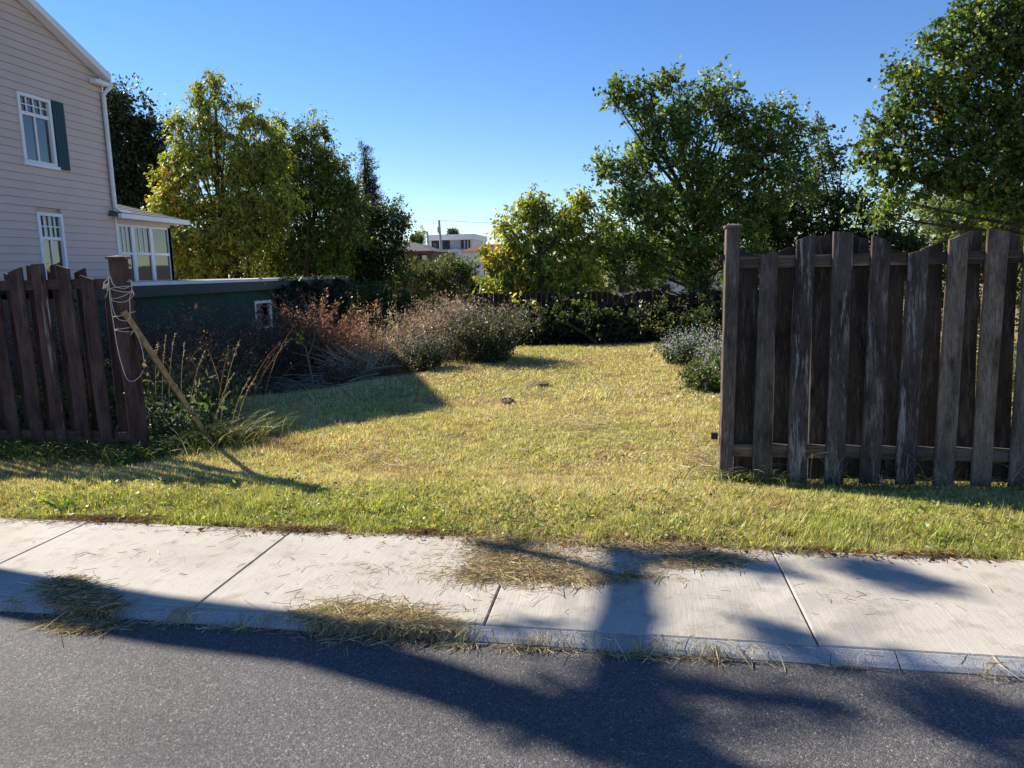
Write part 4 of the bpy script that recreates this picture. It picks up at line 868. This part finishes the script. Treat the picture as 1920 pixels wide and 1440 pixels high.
def uncut():
    S = Soup()
    # along the left fence
    x = rng.uniform(-6.6, -4.0, 230); y = LY-.02+rng.normal(0, .17, 230); stalks(S, gp(x, y-.08), 9, .23, .14, .008, GRN, [3, 2, 3, 1.2], .6)
    x = rng.uniform(-6.6, -3.7, 160); y = rng.normal(6.2, .35, 160); stalks(S, gp(x, y), 7, .30, .15, .007, GRN+[STRAW[0]], [2, 2, 3, 1, 1.5], .5)
    # round the prop pole
    c = gz(425, 825, 0); x = rng.normal(c[0], .22, 75); y = rng.normal(c[1], .2, 75); stalks(S, gp(x, y), 8, .34, .1, .007, GRN+[STRAW[0]], [3, 3, 1, 2, 1.5], .6)
    o = S.build('uncut_grass', M['grass']); tag(o, 'uncut green grass round the red brown fence foot', 'grass', kind='stuff')
    S = Soup()
    x = rng.uniform(.55, 4.5, 200); y = RY+.02+rng.normal(0, .12, 200); stalks(S, gp(x, y), 9, .14, .14, .006, GRN+STRAW, [3, 2, 3, 1, .6, .6, .4, 1], .8)
    c = gz(1395, 905, 0); stalks(S, gp(rng.normal(c[0], .13, 26), rng.normal(c[1]+.02, .05, 26)), 6, .22, .08, .007, GRN+[STRAW[2]], [3, 3, 1, 2, 3], .8)
    x = rng.uniform(1.0, 3.4, 36); stalks(S, gp(x, np.full(36, RY-.07)), 2, .38, .05, .003, STRAW, [1, 1, 1, 1], .5)
    o = S.build('uncut_grass', M['grass']); tag(o, 'tufts of straw and grass along the weathered fence foot', 'grass', kind='stuff')
    # long dry seed stalks beside the pole
    S = Soup()
    for (x0, y0, x1, y1, Yd) in [(410, 750, 450, 637, .3), (440, 800, 480, 706, .0), (400, 740, 438, 700, .1), (395, 770, 432, 733, .0), (430, 765, 470, 707, .2), (455, 800, 515, 772, .0), (588, 792, 604, 757, .2), (350, 700, 383, 659, .2), (345, 690, 347, 640, .1), (320, 680, 328, 625, .1), (310, 690, 312, 628, .0), (300, 700, 296, 640, .0), (445, 830, 510, 800, -.2)]:
        b = gz(x0, 828 if x0 < 560 else y0, 0); e = gy(x1, y1, b[1]+Yd); b[2] = terr(b[0], b[1])
        m = (b+e)/2+np.array([-.06, 0, .10]); P = bez(b, m, e, 9); S.tube(P, np.linspace(.0035, .0015, 9), 4, (.55, .44, .26))
        n = 24; t = rng.uniform(.72, 1, n); Q = b*((1-t)**2)[:, None]+m*(2*t*(1-t))[:, None]+e*(t**2)[:, None]
        leaves(S, Q, rng.normal(0, .3, (n, 3))+(e-m), .02, .006, palette(n, STRAW, [1, 1, 1, .3]))
    o = S.build('seed_stalks', M['dry']); tag(o, 'long dry bent grass seed stalks arching beside the leaning pole', 'grass', kind='stuff')
uncut()
# ------------------------------------------------------------------ weeds, shrubs, asters
def bushy(name, label, cat, bases, hts, lfn, L, cols, wts, stemcols, spread=.25, top_bias=.6, flower=None, fcol=None, nfl=0, stem_n=5, mat='dry', kind=None, curve=.2, stemw=.007, leafW=.5):
    """bases (n,3): upright plants of several stems, small leaves along the upper part, optional flower heads"""
    S = Soup(); bases = np.atleast_2d(bases)
    for hh in np.unique(np.round(hts, 1)):
        sel = np.abs(hts-hh) <= .0501; sel = np.round(hts, 1) == hh
        P = stalks(S, bases[sel], stem_n, hh, spread, stemw, stemcols, [1]*len(stemcols), curve)
        m = len(P); n = m*lfn; r = np.repeat(np.arange(m), lfn); t = np.clip(rng.random(n)**top_bias, .1, 1)*(P.shape[1]-1.001)
        i = t.astype(int); f = (t-i)[:, None]; Q = P[r, i]*(1-f)+P[r, i+1]*f
        Q = Q+rng.normal(0, .032, (n, 3)); sz = np.exp(rng.normal(0, .3, n))
        leaves(S, Q, rng.normal(0, .6, (n, 3))+np.array([0, 0, .15]), L*sz, L*leafW*sz, palette(n, cols, wts))
        if nfl:
            n = m*nfl; r = np.repeat(np.arange(m), nfl); Q = P[r, -1]+rng.normal(0, .06, (n, 3))+np.array([0, 0, -.03])
            leaves(S, Q, rng.normal(0, .6, (n, 3))+np.array([0, -.2, .5]), flower, flower*.9, palette(n, fcol, [1]*len(fcol), .12, .04))
    o = S.build(name, M[mat]); tag(o, label, cat, kind=kind); return o
PURB = [(.10, .062, .055), (.15, .09, .075), (.07, .05, .042), (.10, .10, .05), (.2, .14, .10)]
# dark weed thicket in the house shade
n = 520; y = rng.uniform(7.2, 12.5, n); x = rng.uniform(-8.0, -4.6, n); k = (x < lawn_edge(y)-.1) & ((x < -5.9) | (y < 9.3)); x, y = x[k], y[k]
bushy('weed_thicket', 'dark purplish brown weed thicket in front of the green garage', 'weeds', gp(x, y), np.clip(rng.normal(.98, .18, len(x))+.30*(y > 9.0), .5, 1.6), 34, .032, PURB, [3, 3, 3, 2, 1.5], [(.06, .04, .03), (.1, .07, .05)], .3, .6, kind='stuff')
n = 120; x = rng.uniform(-6.0, -3.9, n); y = rng.uniform(9.4, 13, n); k = x < lawn_edge(y)-.3; x, y = x[k], y[k]
bushy('low_weeds', 'low dark leafy weeds in shade under the rust shrubs', 'weeds', gp(x, y), np.clip(rng.normal(.42, .1, len(x)), .2, .7), 26, .03, PURB+[(.06, .09, .03)], [2, 2, 2, 2, 1, 3], [(.1, .07, .05), (.2, .14, .09)], .3, .7, kind='stuff')
# middle meadow of brown weeds
n = 520; y = rng.uniform(14.6, 21.5, n); x = rng.uniform(-8.0, -1.6, n); k = (x < np.interp(y, [12, 13, 15, 21], [-3.4, -2.8, -2.6, -1.6])); x, y = x[k], y[k]
bushy('weed_meadow', 'reddish brown weed meadow between the brush and far shrubs', 'weeds', gp(x, y), np.clip(rng.normal(.82, .15, len(x)), .45, 1.1), 30, .036, [(.25, .15, .095), (.33, .22, .14), (.16, .12, .07), (.18, .19, .07), (.38, .29, .2)], [3, 2.5, 2, 2, 1], [(.14, .09, .06), (.2, .14, .09)], .3, .6, kind='stuff')
def shrub(name, label, cat, px, py, Y, n, wpx, h, **kw):
    c = gy(px, py, Y); s = Y/F; x = c[0]+rng.normal(0, wpx*s*.42, n); y = Y+rng.normal(0, wpx*s*.35, n); d = np.hypot((x-c[0])/(wpx*s), (y-Y)/(wpx*s))
    return bushy(name, label, cat, gp(x, y), np.clip(h*(1.08-.35*d)*np.exp(rng.normal(0, .08, n)), .3, 2.2), **kw)
shrub('rust_shrub', 'rust red leafed twiggy shrub beside the garage window', 'shrub', 598, 640, 13.6, 66, 44, 1.55, lfn=70, L=.045, cols=[(.26, .13, .085), (.2, .095, .07), (.36, .2, .13), (.18, .16, .06), (.42, .30, .17)], wts=[3, 3, 2, 1.2, .8], stemcols=[(.14, .08, .05), (.22, .15, .09)], spread=.35, top_bias=.45, stem_n=6)
shrub('rust_shrub', 'low purplish shrub with rust tips beside the larger rust shrub', 'shrub', 528, 650, 13.2, 34, 26, 1.2, lfn=50, L=.036, cols=[(.14, .05, .042), (.2, .075, .05), (.09, .05, .04), (.12, .10, .04)], wts=[3, 2, 2, 1], stemcols=[(.12, .07, .05)], spread=.3, top_bias=.5, stem_n=5)
shrub('brush_heap', 'tall tan brown brush with pink grey seed heads at lawn edge', 'weeds', 838, 630, 12.8, 60, 42, 1.0, lfn=44, L=.036, cols=[(.36, .26, .19), (.28, .2, .15), (.44, .35, .27), (.19, .17, .08)], wts=[3, 3, 2, 1.5], stemcols=[(.26, .18, .12), (.36, .27, .18)], spread=.35, top_bias=.5, stem_n=6)
shrub('aster_bush', 'rounded green aster bush with grey lilac heads on lawn edge', 'bush', 910, 650, 12.1, 60, 40, .85, lfn=46, L=.042, cols=[(.07, .09, .035), (.11, .13, .045), (.05, .06, .028), (.2, .19, .08)], wts=[3, 2, 3, 1], stemcols=[(.14, .12, .07)], spread=.35, top_bias=.7, stem_n=6, nfl=10, flower=.024, fcol=[(.30, .25, .26), (.36, .31, .30), (.22, .17, .16)])
shrub('aster_bush', 'small lilac grey aster bush left of the green one', 'bush', 800, 665, 11.3, 26, 34, .55, lfn=40, L=.035, cols=[(.06, .08, .03), (.10, .13, .035), (.04, .05, .025)], wts=[3, 2, 2], stemcols=[(.10, .09, .05)], spread=.3, top_bias=.8, stem_n=6, nfl=9, flower=.022, fcol=[(.34, .3, .34), (.26, .22, .24)])
AST = [(.50, .46, .52), (.40, .37, .44), (.58, .55, .57)]
shrub('aster_clump', 'large pale lilac flowering aster clump behind the fence post', 'flowers', 1375, 660, 10.0, 24, 28, .56, lfn=30, L=.045, cols=[(.07, .11, .03), (.10, .15, .04), (.05, .07, .025)], wts=[2, 2, 2], stemcols=[(.12, .12, .05)], spread=.35, top_bias=.8, stem_n=6, nfl=22, flower=.02, fcol=AST, mat='flower')
shrub('aster_clump', 'pale aster spray leaning onto the lawn under goldenrod heads', 'flowers', 1285, 655, 12.0, 16, 20, .5, lfn=34, L=.05, cols=[(.07, .12, .03), (.12, .18, .05), (.05, .08, .025)], wts=[2, 2, 2], stemcols=[(.12, .12, .05)], spread=.3, top_bias=.8, stem_n=5, nfl=16, flower=.024, fcol=AST, mat='flower')
shrub('goldenrod', 'tan gold goldenrod plumes above the pale asters', 'flowers', 1268, 640, 13.0, 4, 7, .95, lfn=14, L=.06, cols=[(.08, .12, .03)], wts=[1], stemcols=[(.12, .12, .05)], spread=.1, stem_n=3, nfl=16, flower=.02, fcol=[(.45, .34, .10), (.38, .28, .10)], mat='flower')
shrub('weed_clump', 'tall green weeds at the lawn edge below the asters', 'weeds', 1335, 690, 9.2, 26, 34, .34, lfn=26, L=.05, cols=[(.10, .15, .04), (.15, .19, .06), (.07, .10, .03), (.4, .36, .3)], wts=[3, 3, 2, 1], stemcols=[(.14, .15, .06)], spread=.3, top_bias=.9, stem_n=5)
n = 160; x = rng.uniform(1.25, 5.2, n); y = rng.uniform(6.4, 13.5, n)
bushy('weed_strip', 'green and straw weeds growing behind the weathered fence', 'weeds', gp(x, y), np.clip(rng.normal(.55, .15, n), .2, .9), 22, .05, [(.10, .14, .04), (.16, .17, .06), (.3, .25, .12)], [3, 2, 1.5], [(.16, .14, .06)], .3, .9, kind='stuff')
c = gz(305, 838, 0)
bushy('aster_clump', 'small white lilac aster clump at foot of the leaning pole', 'flowers', gp(rng.normal(c[0], .13, 12), rng.normal(c[1]+.15, .14, 12)), np.clip(rng.normal(.36, .06, 12), .2, .5), 40, .034, [(.09, .13, .04), (.14, .17, .06)], [1, 1], [(.12, .12, .06)], .15, .9, .014, AST, 8, 5, 'flower')
c = gz(310, 815, 0)
bushy('dry_weeds', 'tan dried weed stems between red brown post and pole', 'weeds', gp(rng.normal(c[0]-.05, .28, 26), rng.normal(c[1]+.55, .2, 26)), np.clip(rng.normal(.85, .15, 26), .4, 1.2), 30, .014, [(.30, .2, .12), (.22, .14, .08), (.4, .3, .18), (.2, .2, .07)], [2, 2, 1, 1], [(.34, .24, .14), (.25, .16, .1)], .25, .5, stem_n=5)
n = 70; x = rng.uniform(-6.5, -4.2, n); y = rng.uniform(5.9, 7.2, n)
bushy('nettle_bed', 'low leafy green weeds seen through the red brown fence', 'weeds', gp(x, y), np.clip(rng.normal(.5, .12, n), .2, .8), 22, .06, [(.08, .12, .035), (.14, .17, .05), (.22, .2, .07)], [3, 2, 1], [(.14, .12, .06)], .3, .9, kind='stuff')
# broad dock leaves at the fence foot
def dock(px, py, label, n=9, L=.15):
    c = gz(px, py, 0); S = Soup(); az = rng.uniform(0, 6.28, n); A = np.stack([np.cos(az), np.sin(az), rng.uniform(.2, .9, n)], -1)
    leaves(S, np.repeat(c[None], n, 0)+rng.normal(0, .02, (n, 3)), A, L*np.exp(rng.normal(0, .2, n)), L*.42, palette(n, [(.07, .13, .04), (.10, .17, .05)], [1, 1]), .1)
    o = S.build('dock_plant', M['leaf']); tag(o, label, 'plant')
dock(215, 872, 'broad leaved green dock plant at foot of the red brown fence'); dock(1440, 905, 'small light green dandelion rosette by weathered fence foot', 8, .11)
dock(120, 958, 'green dandelion rosette overhanging the sidewalk edge', 9, .10)
# dry stem heaps at brush edge
def sticks(name, label, px, py, Y, n, wpx, h, cols, flat=.5, cat='brush pile'):
    c = gy(px, py, Y); s = Y/F; S = Soup()
    for q in range(n):
        a = np.array([c[0]+rng.normal(0, wpx*s*.5), Y+rng.normal(0, .35), 0]); a[2] = terr(a[0], a[1])+.01+abs(rng.normal(0, h*.12))
        d = unit(np.array([[rng.normal(), rng.normal(0, .5), abs(rng.normal(0, flat))]]))[0]; L = rng.uniform(.3, 1.1); e = a+d*L; e[2] = min(e[2], a[2]+h)
        S.tube(bez(a, (a+e)/2+rng.normal(0, .06, 3)+[0, 0, .05], e, 5), np.linspace(rng.uniform(.005, .011), .003, 5), 4, palette(1, cols, [1]*len(cols))[0])
    o = S.build(name, M['dry']); tag(o, label, cat)
PALE = [(.55, .43, .28), (.42, .31, .19), (.62, .52, .37)]
sticks('stem_pile', 'heap of pale dry cut stems between the two brown shrubs', 695, 680, 11.4, 230, 44, .6, PALE, .7)
sticks('stem_pile', 'flattened dry stems lying along the shaded lawn edge', 600, 705, 10.6, 260, 85, .15, PALE+[(.2, .13, .08)], .1)
sticks('stem_pile', 'arching bare canes over the dark hollow by tan brush', 760, 640, 11.8, 60, 50, .8, [(.3, .22, .15), (.2, .14, .10)], .6)
def sapling():
    b = gz(590, 722, -.1); b[2] = terr(b[0], b[1])-.02; S = Soup()
    P = np.array([b, gy(577, 670, b[1]), gy(573, 650, b[1]), gy(560, 640, b[1]), gy(545, 634, b[1])]); S.tube(P, [.018, .014, .011, .008, .005], 5, (.3, .22, .15))
    S.tube(np.array([P[1], gy(588, 640, b[1]), gy(592, 610, b[1])]), [.01, .008, .004], 5, (.3, .22, .15))
    Q = gy(563, 634, b[1])+rng.normal(0, .035, (26, 3)); leaves(S, Q, rng.normal(0, 1, (26, 3)), .05, .045, palette(26, [(.4, .38, .04), (.3, .33, .05)], [1, 1]))
    o = S.build('dead_sapling', M['dry']); tag(o, 'thin dead sapling holding one bright yellow leaf cluster', 'sapling')
sapling()
# two earth mounds on the lawn
for (px, py, rr, hh, lb) in [(950, 750, .10, .06, 'small dark earth mound on the lawn near the shadow tip'), (1008, 722, .17, .06, 'wider earth mound with dry grass further into the lawn')]:
    c = gz(px, py, 0); n = 900; S = Soup(); r = rr*np.sqrt(rng.random(n)); th = rng.uniform(0, 6.28, n)
    K = 14; V = [(c[0], c[1], terr(c[0], c[1])+hh)]; Fc = []
    for ring in (1, 2, 3):
        for k in range(K):
            q = rr*ring/3*(1+.2*random.random()); a = k/K*6.283; z = hh*math.cos(ring/3*1.5)*random.uniform(.6, 1.2)
            V.append((c[0]+q*1.3*math.cos(a), c[1]+q*math.sin(a), float(terr(c[0], c[1]))+z-(.03 if ring == 3 else 0)))
    for k in range(K): Fc.append((0, 1+k, 1+(k+1) % K))
    for ring in (0, 1):
        for k in range(K): a = 1+ring*K+k; b = 1+ring*K+(k+1) % K; Fc.append((a, a+K, b+K, b))
    o = mesh_obj('earth_mound', V, Fc, M['soil2']); tag(o, lb, 'mound')
# ------------------------------------------------------------------ cut hay on the pavement and kerb
def hay(name, label, pts, n, L, thick, cols=STRAW, wts=(3, 2, 2, 1), base=0.0, cat='hay'):
    """pts: list of pixel ellipses (px,py,rx,ry,weight) on the ground; blades lie in a shallow heap"""
    S = Soup(); W = np.array([p[4]*p[2]*p[3] for p in pts], float); k = rng.choice(len(pts), n, p=W/W.sum())
    E = np.array([p[:4] for p in pts], float)[k]; u = unit(rng.normal(size=(n, 2))); r = np.clip(np.abs(rng.normal(0, .58, (n, 1))), 0, 1.7)*(.75+.5*rng.random((n, 1)))
    px = E[:, 0]+u[:, 0]*r[:, 0]*E[:, 2]; py = E[:, 1]+u[:, 1]*r[:, 0]*E[:, 3]
    G = np.array([gz(a, b, base) for a, b in zip(px, py)])
    road = G[:, 1] < 2.845; G[road] = np.array([gz(a, b, ROADZ) for a, b in zip(px[road], py[road])]).reshape(-1, 3)
    d = np.clip(1-r[:, 0], 0, 1); G[:, 2] += .004+rng.random(n)*thick*d+.004*rng.random(n)
    az = rng.uniform(0, 6.283, n); LL = L*np.exp(rng.normal(0, .45, n)); pit = rng.normal(0, .09, n)
    D = np.stack([np.cos(az), np.sin(az), pit*np.minimum(1, d*3+.1)], -1); s = np.stack([-np.sin(az), np.cos(az), rng.normal(0, .3, n)], -1); C = palette(n, cols, wts, .25)
    cv = rng.normal(0, .22, n)[:, None]; wv = (.0013*np.exp(rng.normal(0, .3, n)))[:, None]
    t = np.linspace(-.5, .5, 3); pts_ = G[:, None]+D[:, None]*(LL[:, None]*t)[..., None]+(s*cv*LL[:, None])[:, None]*(t**2)[None, :, None]*2
    pts_[..., 2] = np.maximum(pts_[..., 2], np.where(pts_[..., 1] < 2.842, ROADZ+.003, .007))
    V = np.stack([pts_-s[:, None]*wv[:, None]*.5, pts_+s[:, None]*wv[:, None]*.5+np.array([0, 0, .002])], 2).reshape(-1, 3)
    b = (np.arange(n)*6)[:, None]+np.arange(2)[None]*2
    S.add(V, np.stack([b, b+1, b+3, b+2], -1).reshape(-1, 4), np.repeat(C, 6, 0)); o = S.build(name, M['dry']); tag(o, label, cat, kind='stuff'); return o
hay('hay_heap', 'heap of cut dry hay spilling over the kerb onto asphalt', [(640, 1160, 70, 26, 1.2), (710, 1172, 95, 28, 1.5), (775, 1180, 60, 24, 1.2), (600, 1175, 45, 24, .7), (830, 1190, 50, 14, .6), (690, 1150, 140, 28, .3)], 9000, .065, .012)
hay('hay_heap', 'heap of cut hay lying across the kerb in pole shadow', [(125, 1100, 50, 18, 1), (150, 1130, 60, 24, 1.2), (190, 1150, 45, 22, 1), (140, 1168, 60, 16, 1), (175, 1175, 60, 14, .6)], 5500, .065, .010, STRAW+[(.14, .1, .05)], (3, 2, 1, 1.5, 1.5))
hay('hay_layer', 'broad layer of cut hay across the sidewalk from the lawn', [(950, 1050, 75, 30, 1), (1000, 1075, 130, 24, 1.2), (900, 1080, 55, 18, .8), (930, 1015, 70, 18, 1), (1080, 1015, 120, 14, 1), (1230, 1025, 130, 16, 1), (1330, 1050, 100, 16, 1), (1280, 1055, 80, 14, .7), (1110, 1090, 90, 12, .35), (1180, 1082, 90, 10, .4), (1010, 1050, 220, 50, .12)], 15000, .055, .007, STRAW+[(.16, .10, .05)], (3, 3, 1.5, 1.5, .8))
hay('hay_strands', 'loose hay strands strewn along the kerb gutter', [(1000, 1216, 170, 6, 1), (1200, 1229, 150, 6, 1), (1350, 1238, 130, 6, .8), (1600, 1252, 250, 5, .12), (1870, 1268, 70, 6, .4), (450, 1178, 130, 6, .6), (30, 1146, 50, 5, .7), (330, 1168, 80, 6, .8), (860, 1208, 60, 8, 1)], 1100, .06, .004)
hay('hay_strands', 'scattered single straws on the pale concrete sidewalk', [(700, 1070, 500, 70, 1), (1600, 1120, 320, 80, .35), (250, 1040, 230, 55, .8)], 200, .05, .003, STRAW+[(.10, .07, .04)], (1, 1, 1, 2, 3))
hay('hay_strands', 'brown thatch fringe between the sidewalk and green lawn', [(200, 975, 240, 10, 1), (560, 995, 200, 9, 1), (800, 1000, 120, 8, 1), (1500, 1033, 120, 7, .8), (1750, 1042, 180, 8, .8), (1250, 1012, 250, 14, .5)], 4200, .05, .02, [(.22, .14, .08), (.14, .09, .05), (.34, .25, .14)], (2, 2, 1))
hay('hay_strands', 'cut grass thatch lying over the mown lawn', [(1100, 800, 330, 110, .4), (1310, 860, 60, 60, 1.2), (700, 860, 200, 50, .3), (1000, 740, 90, 22, 1.2), (1150, 700, 200, 40, .2)], 2600, .09, .03, STRAW, (3, 2, 2, .6), .015)
def litter():
    S = Soup(); n = 170; px = np.concatenate([rng.uniform(80, 900, 60), rng.uniform(950, 1500, 60), rng.uniform(1500, 1900, 50)]); py = np.interp(px, [0, 540, 960, 1465, 1920], [955, 995, 1003, 1030, 1048])+rng.normal(0, 7, n)
    G = np.array([gz(a, b, .012) for a, b in zip(px, py)]); A = rng.normal(0, 1, (n, 3))*[1, 1, .3]
    leaves(S, G, A, rng.uniform(.02, .05, n), rng.uniform(.015, .03, n), palette(n, [(.24, .09, .04), (.14, .07, .04), (.34, .2, .07)], [1, 2, 1]))
    o = S.build('fallen_leaves', M['dry']); tag(o, 'small brown fallen leaves along the sidewalk edge', 'leaves', kind='stuff')
litter()
# ------------------------------------------------------------------ street tree left of the view: its shadow crosses road and pavement
def street_tree():
    B = np.array([-7.6, 4.3, 0.0]); root = empty('street_tree', B); tag(root, 'tall street tree left of view casting its shadow on road', 'tree')
    sx, sy = 1.28, -.59
    def lift(px, py, dx=0.0):
        g = gz(px, py, ROADZ if py > 1190 else 0); h = (g[0]-(B[0]+dx))/sx; return g+np.array([-sx*h, -sy*h, h])
    wood = Soup()
    tr = [B-[0, 0, .2], B+[0, .1, 1.5]] + [lift(x, y) for x, y in ((-250, 1058), (0, 1100), (300, 1150), (560, 1205), (800, 1270), (1010, 1340), (1180, 1400))]
    tr = np.array(tr); wood.tube(tr, [.26, .22, .19, .165, .155, .15, .15, .13, .10], 10)
    def limb(pts, r, dx=0, n=6):
        P = np.array([lift(x, y, dx*i/len(pts)) for i, (x, y) in enumerate(pts)]); wood.tube(P, np.linspace(r[0], r[1], len(P)), 7); return P
    limb([(1100, 1370), (1180, 1330), (1185, 1250), (1180, 1150), (1178, 1080), (1170, 1030)], (.13, .075))
    limb([(1180, 1090), (1100, 1062), (1000, 1040), (900, 1020)], (.05, .03), .3)
    limb([(1178, 1060), (1260, 1045), (1360, 1055), (1460, 1062)], (.06, .04), -.4)
    limb([(1185, 1270), (1300, 1290), (1450, 1310), (1600, 1325)], (.07, .05), .4)
    limb([(1180, 1400), (1350, 1440), (1500, 1490)], (.11, .07))
    limb([(560, 1205), (800, 1180), (960, 1170), (1080, 1165)], (.03, .02), .5)
    if 0: limb([(300, 1150), (180, 1200), (60, 1230), (-100, 1240)], (.02, .015), .4); limb([(800, 1270), (500, 1290), (250, 1280), (0, 1240)], (.016, .01), -.5)
    S = Soup(); spots = [(1625, 1066, .07, 60), (1660, 1078, .08, 90), (1705, 1090, .07, 70), (1475, 1188, .08, 70), (1820, 1320, .10, 90), (1860, 1345, .12, 130), (1900, 1375, .12, 130), (1080, 1345, .10, 90), (1150, 1375, .12, 120), (1020, 1325, .08, 60), (1190, 1310, .07, 50),
        (960, 1030, .06, 30), (1300, 1050, .06, 40), (1380, 1056, .07, 50), (1440, 1062, .06, 40), (1350, 1300, .08, 40), (1480, 1312, .08, 40), (1000, 1172, .05, 14), (1260, 1420, .12, 90)]
    for (px, py, r, n) in spots:
        c = lift(px, py, rng.normal(0, .25)); P = c+rng.normal(0, r*.8, (n, 3)); leaves(S, P, rng.normal(0, 1, (n, 3)), .10, .07, palette(n, G_MAPLE, [1, 1, 1, .3]))
        j = tr[3:][np.argmin(np.linalg.norm(tr[3:]-c, axis=1))]; wood.tube(bez(j, (j+c)/2+rng.normal(0, .2, 3), c, 6), np.linspace(.009, .004, 6), 4)
    wood.build('trunk', M['bark'], root, True); c_ = S.build('crown', M['leaf'], root); c_['kind'] = 'stuff'
street_tree()
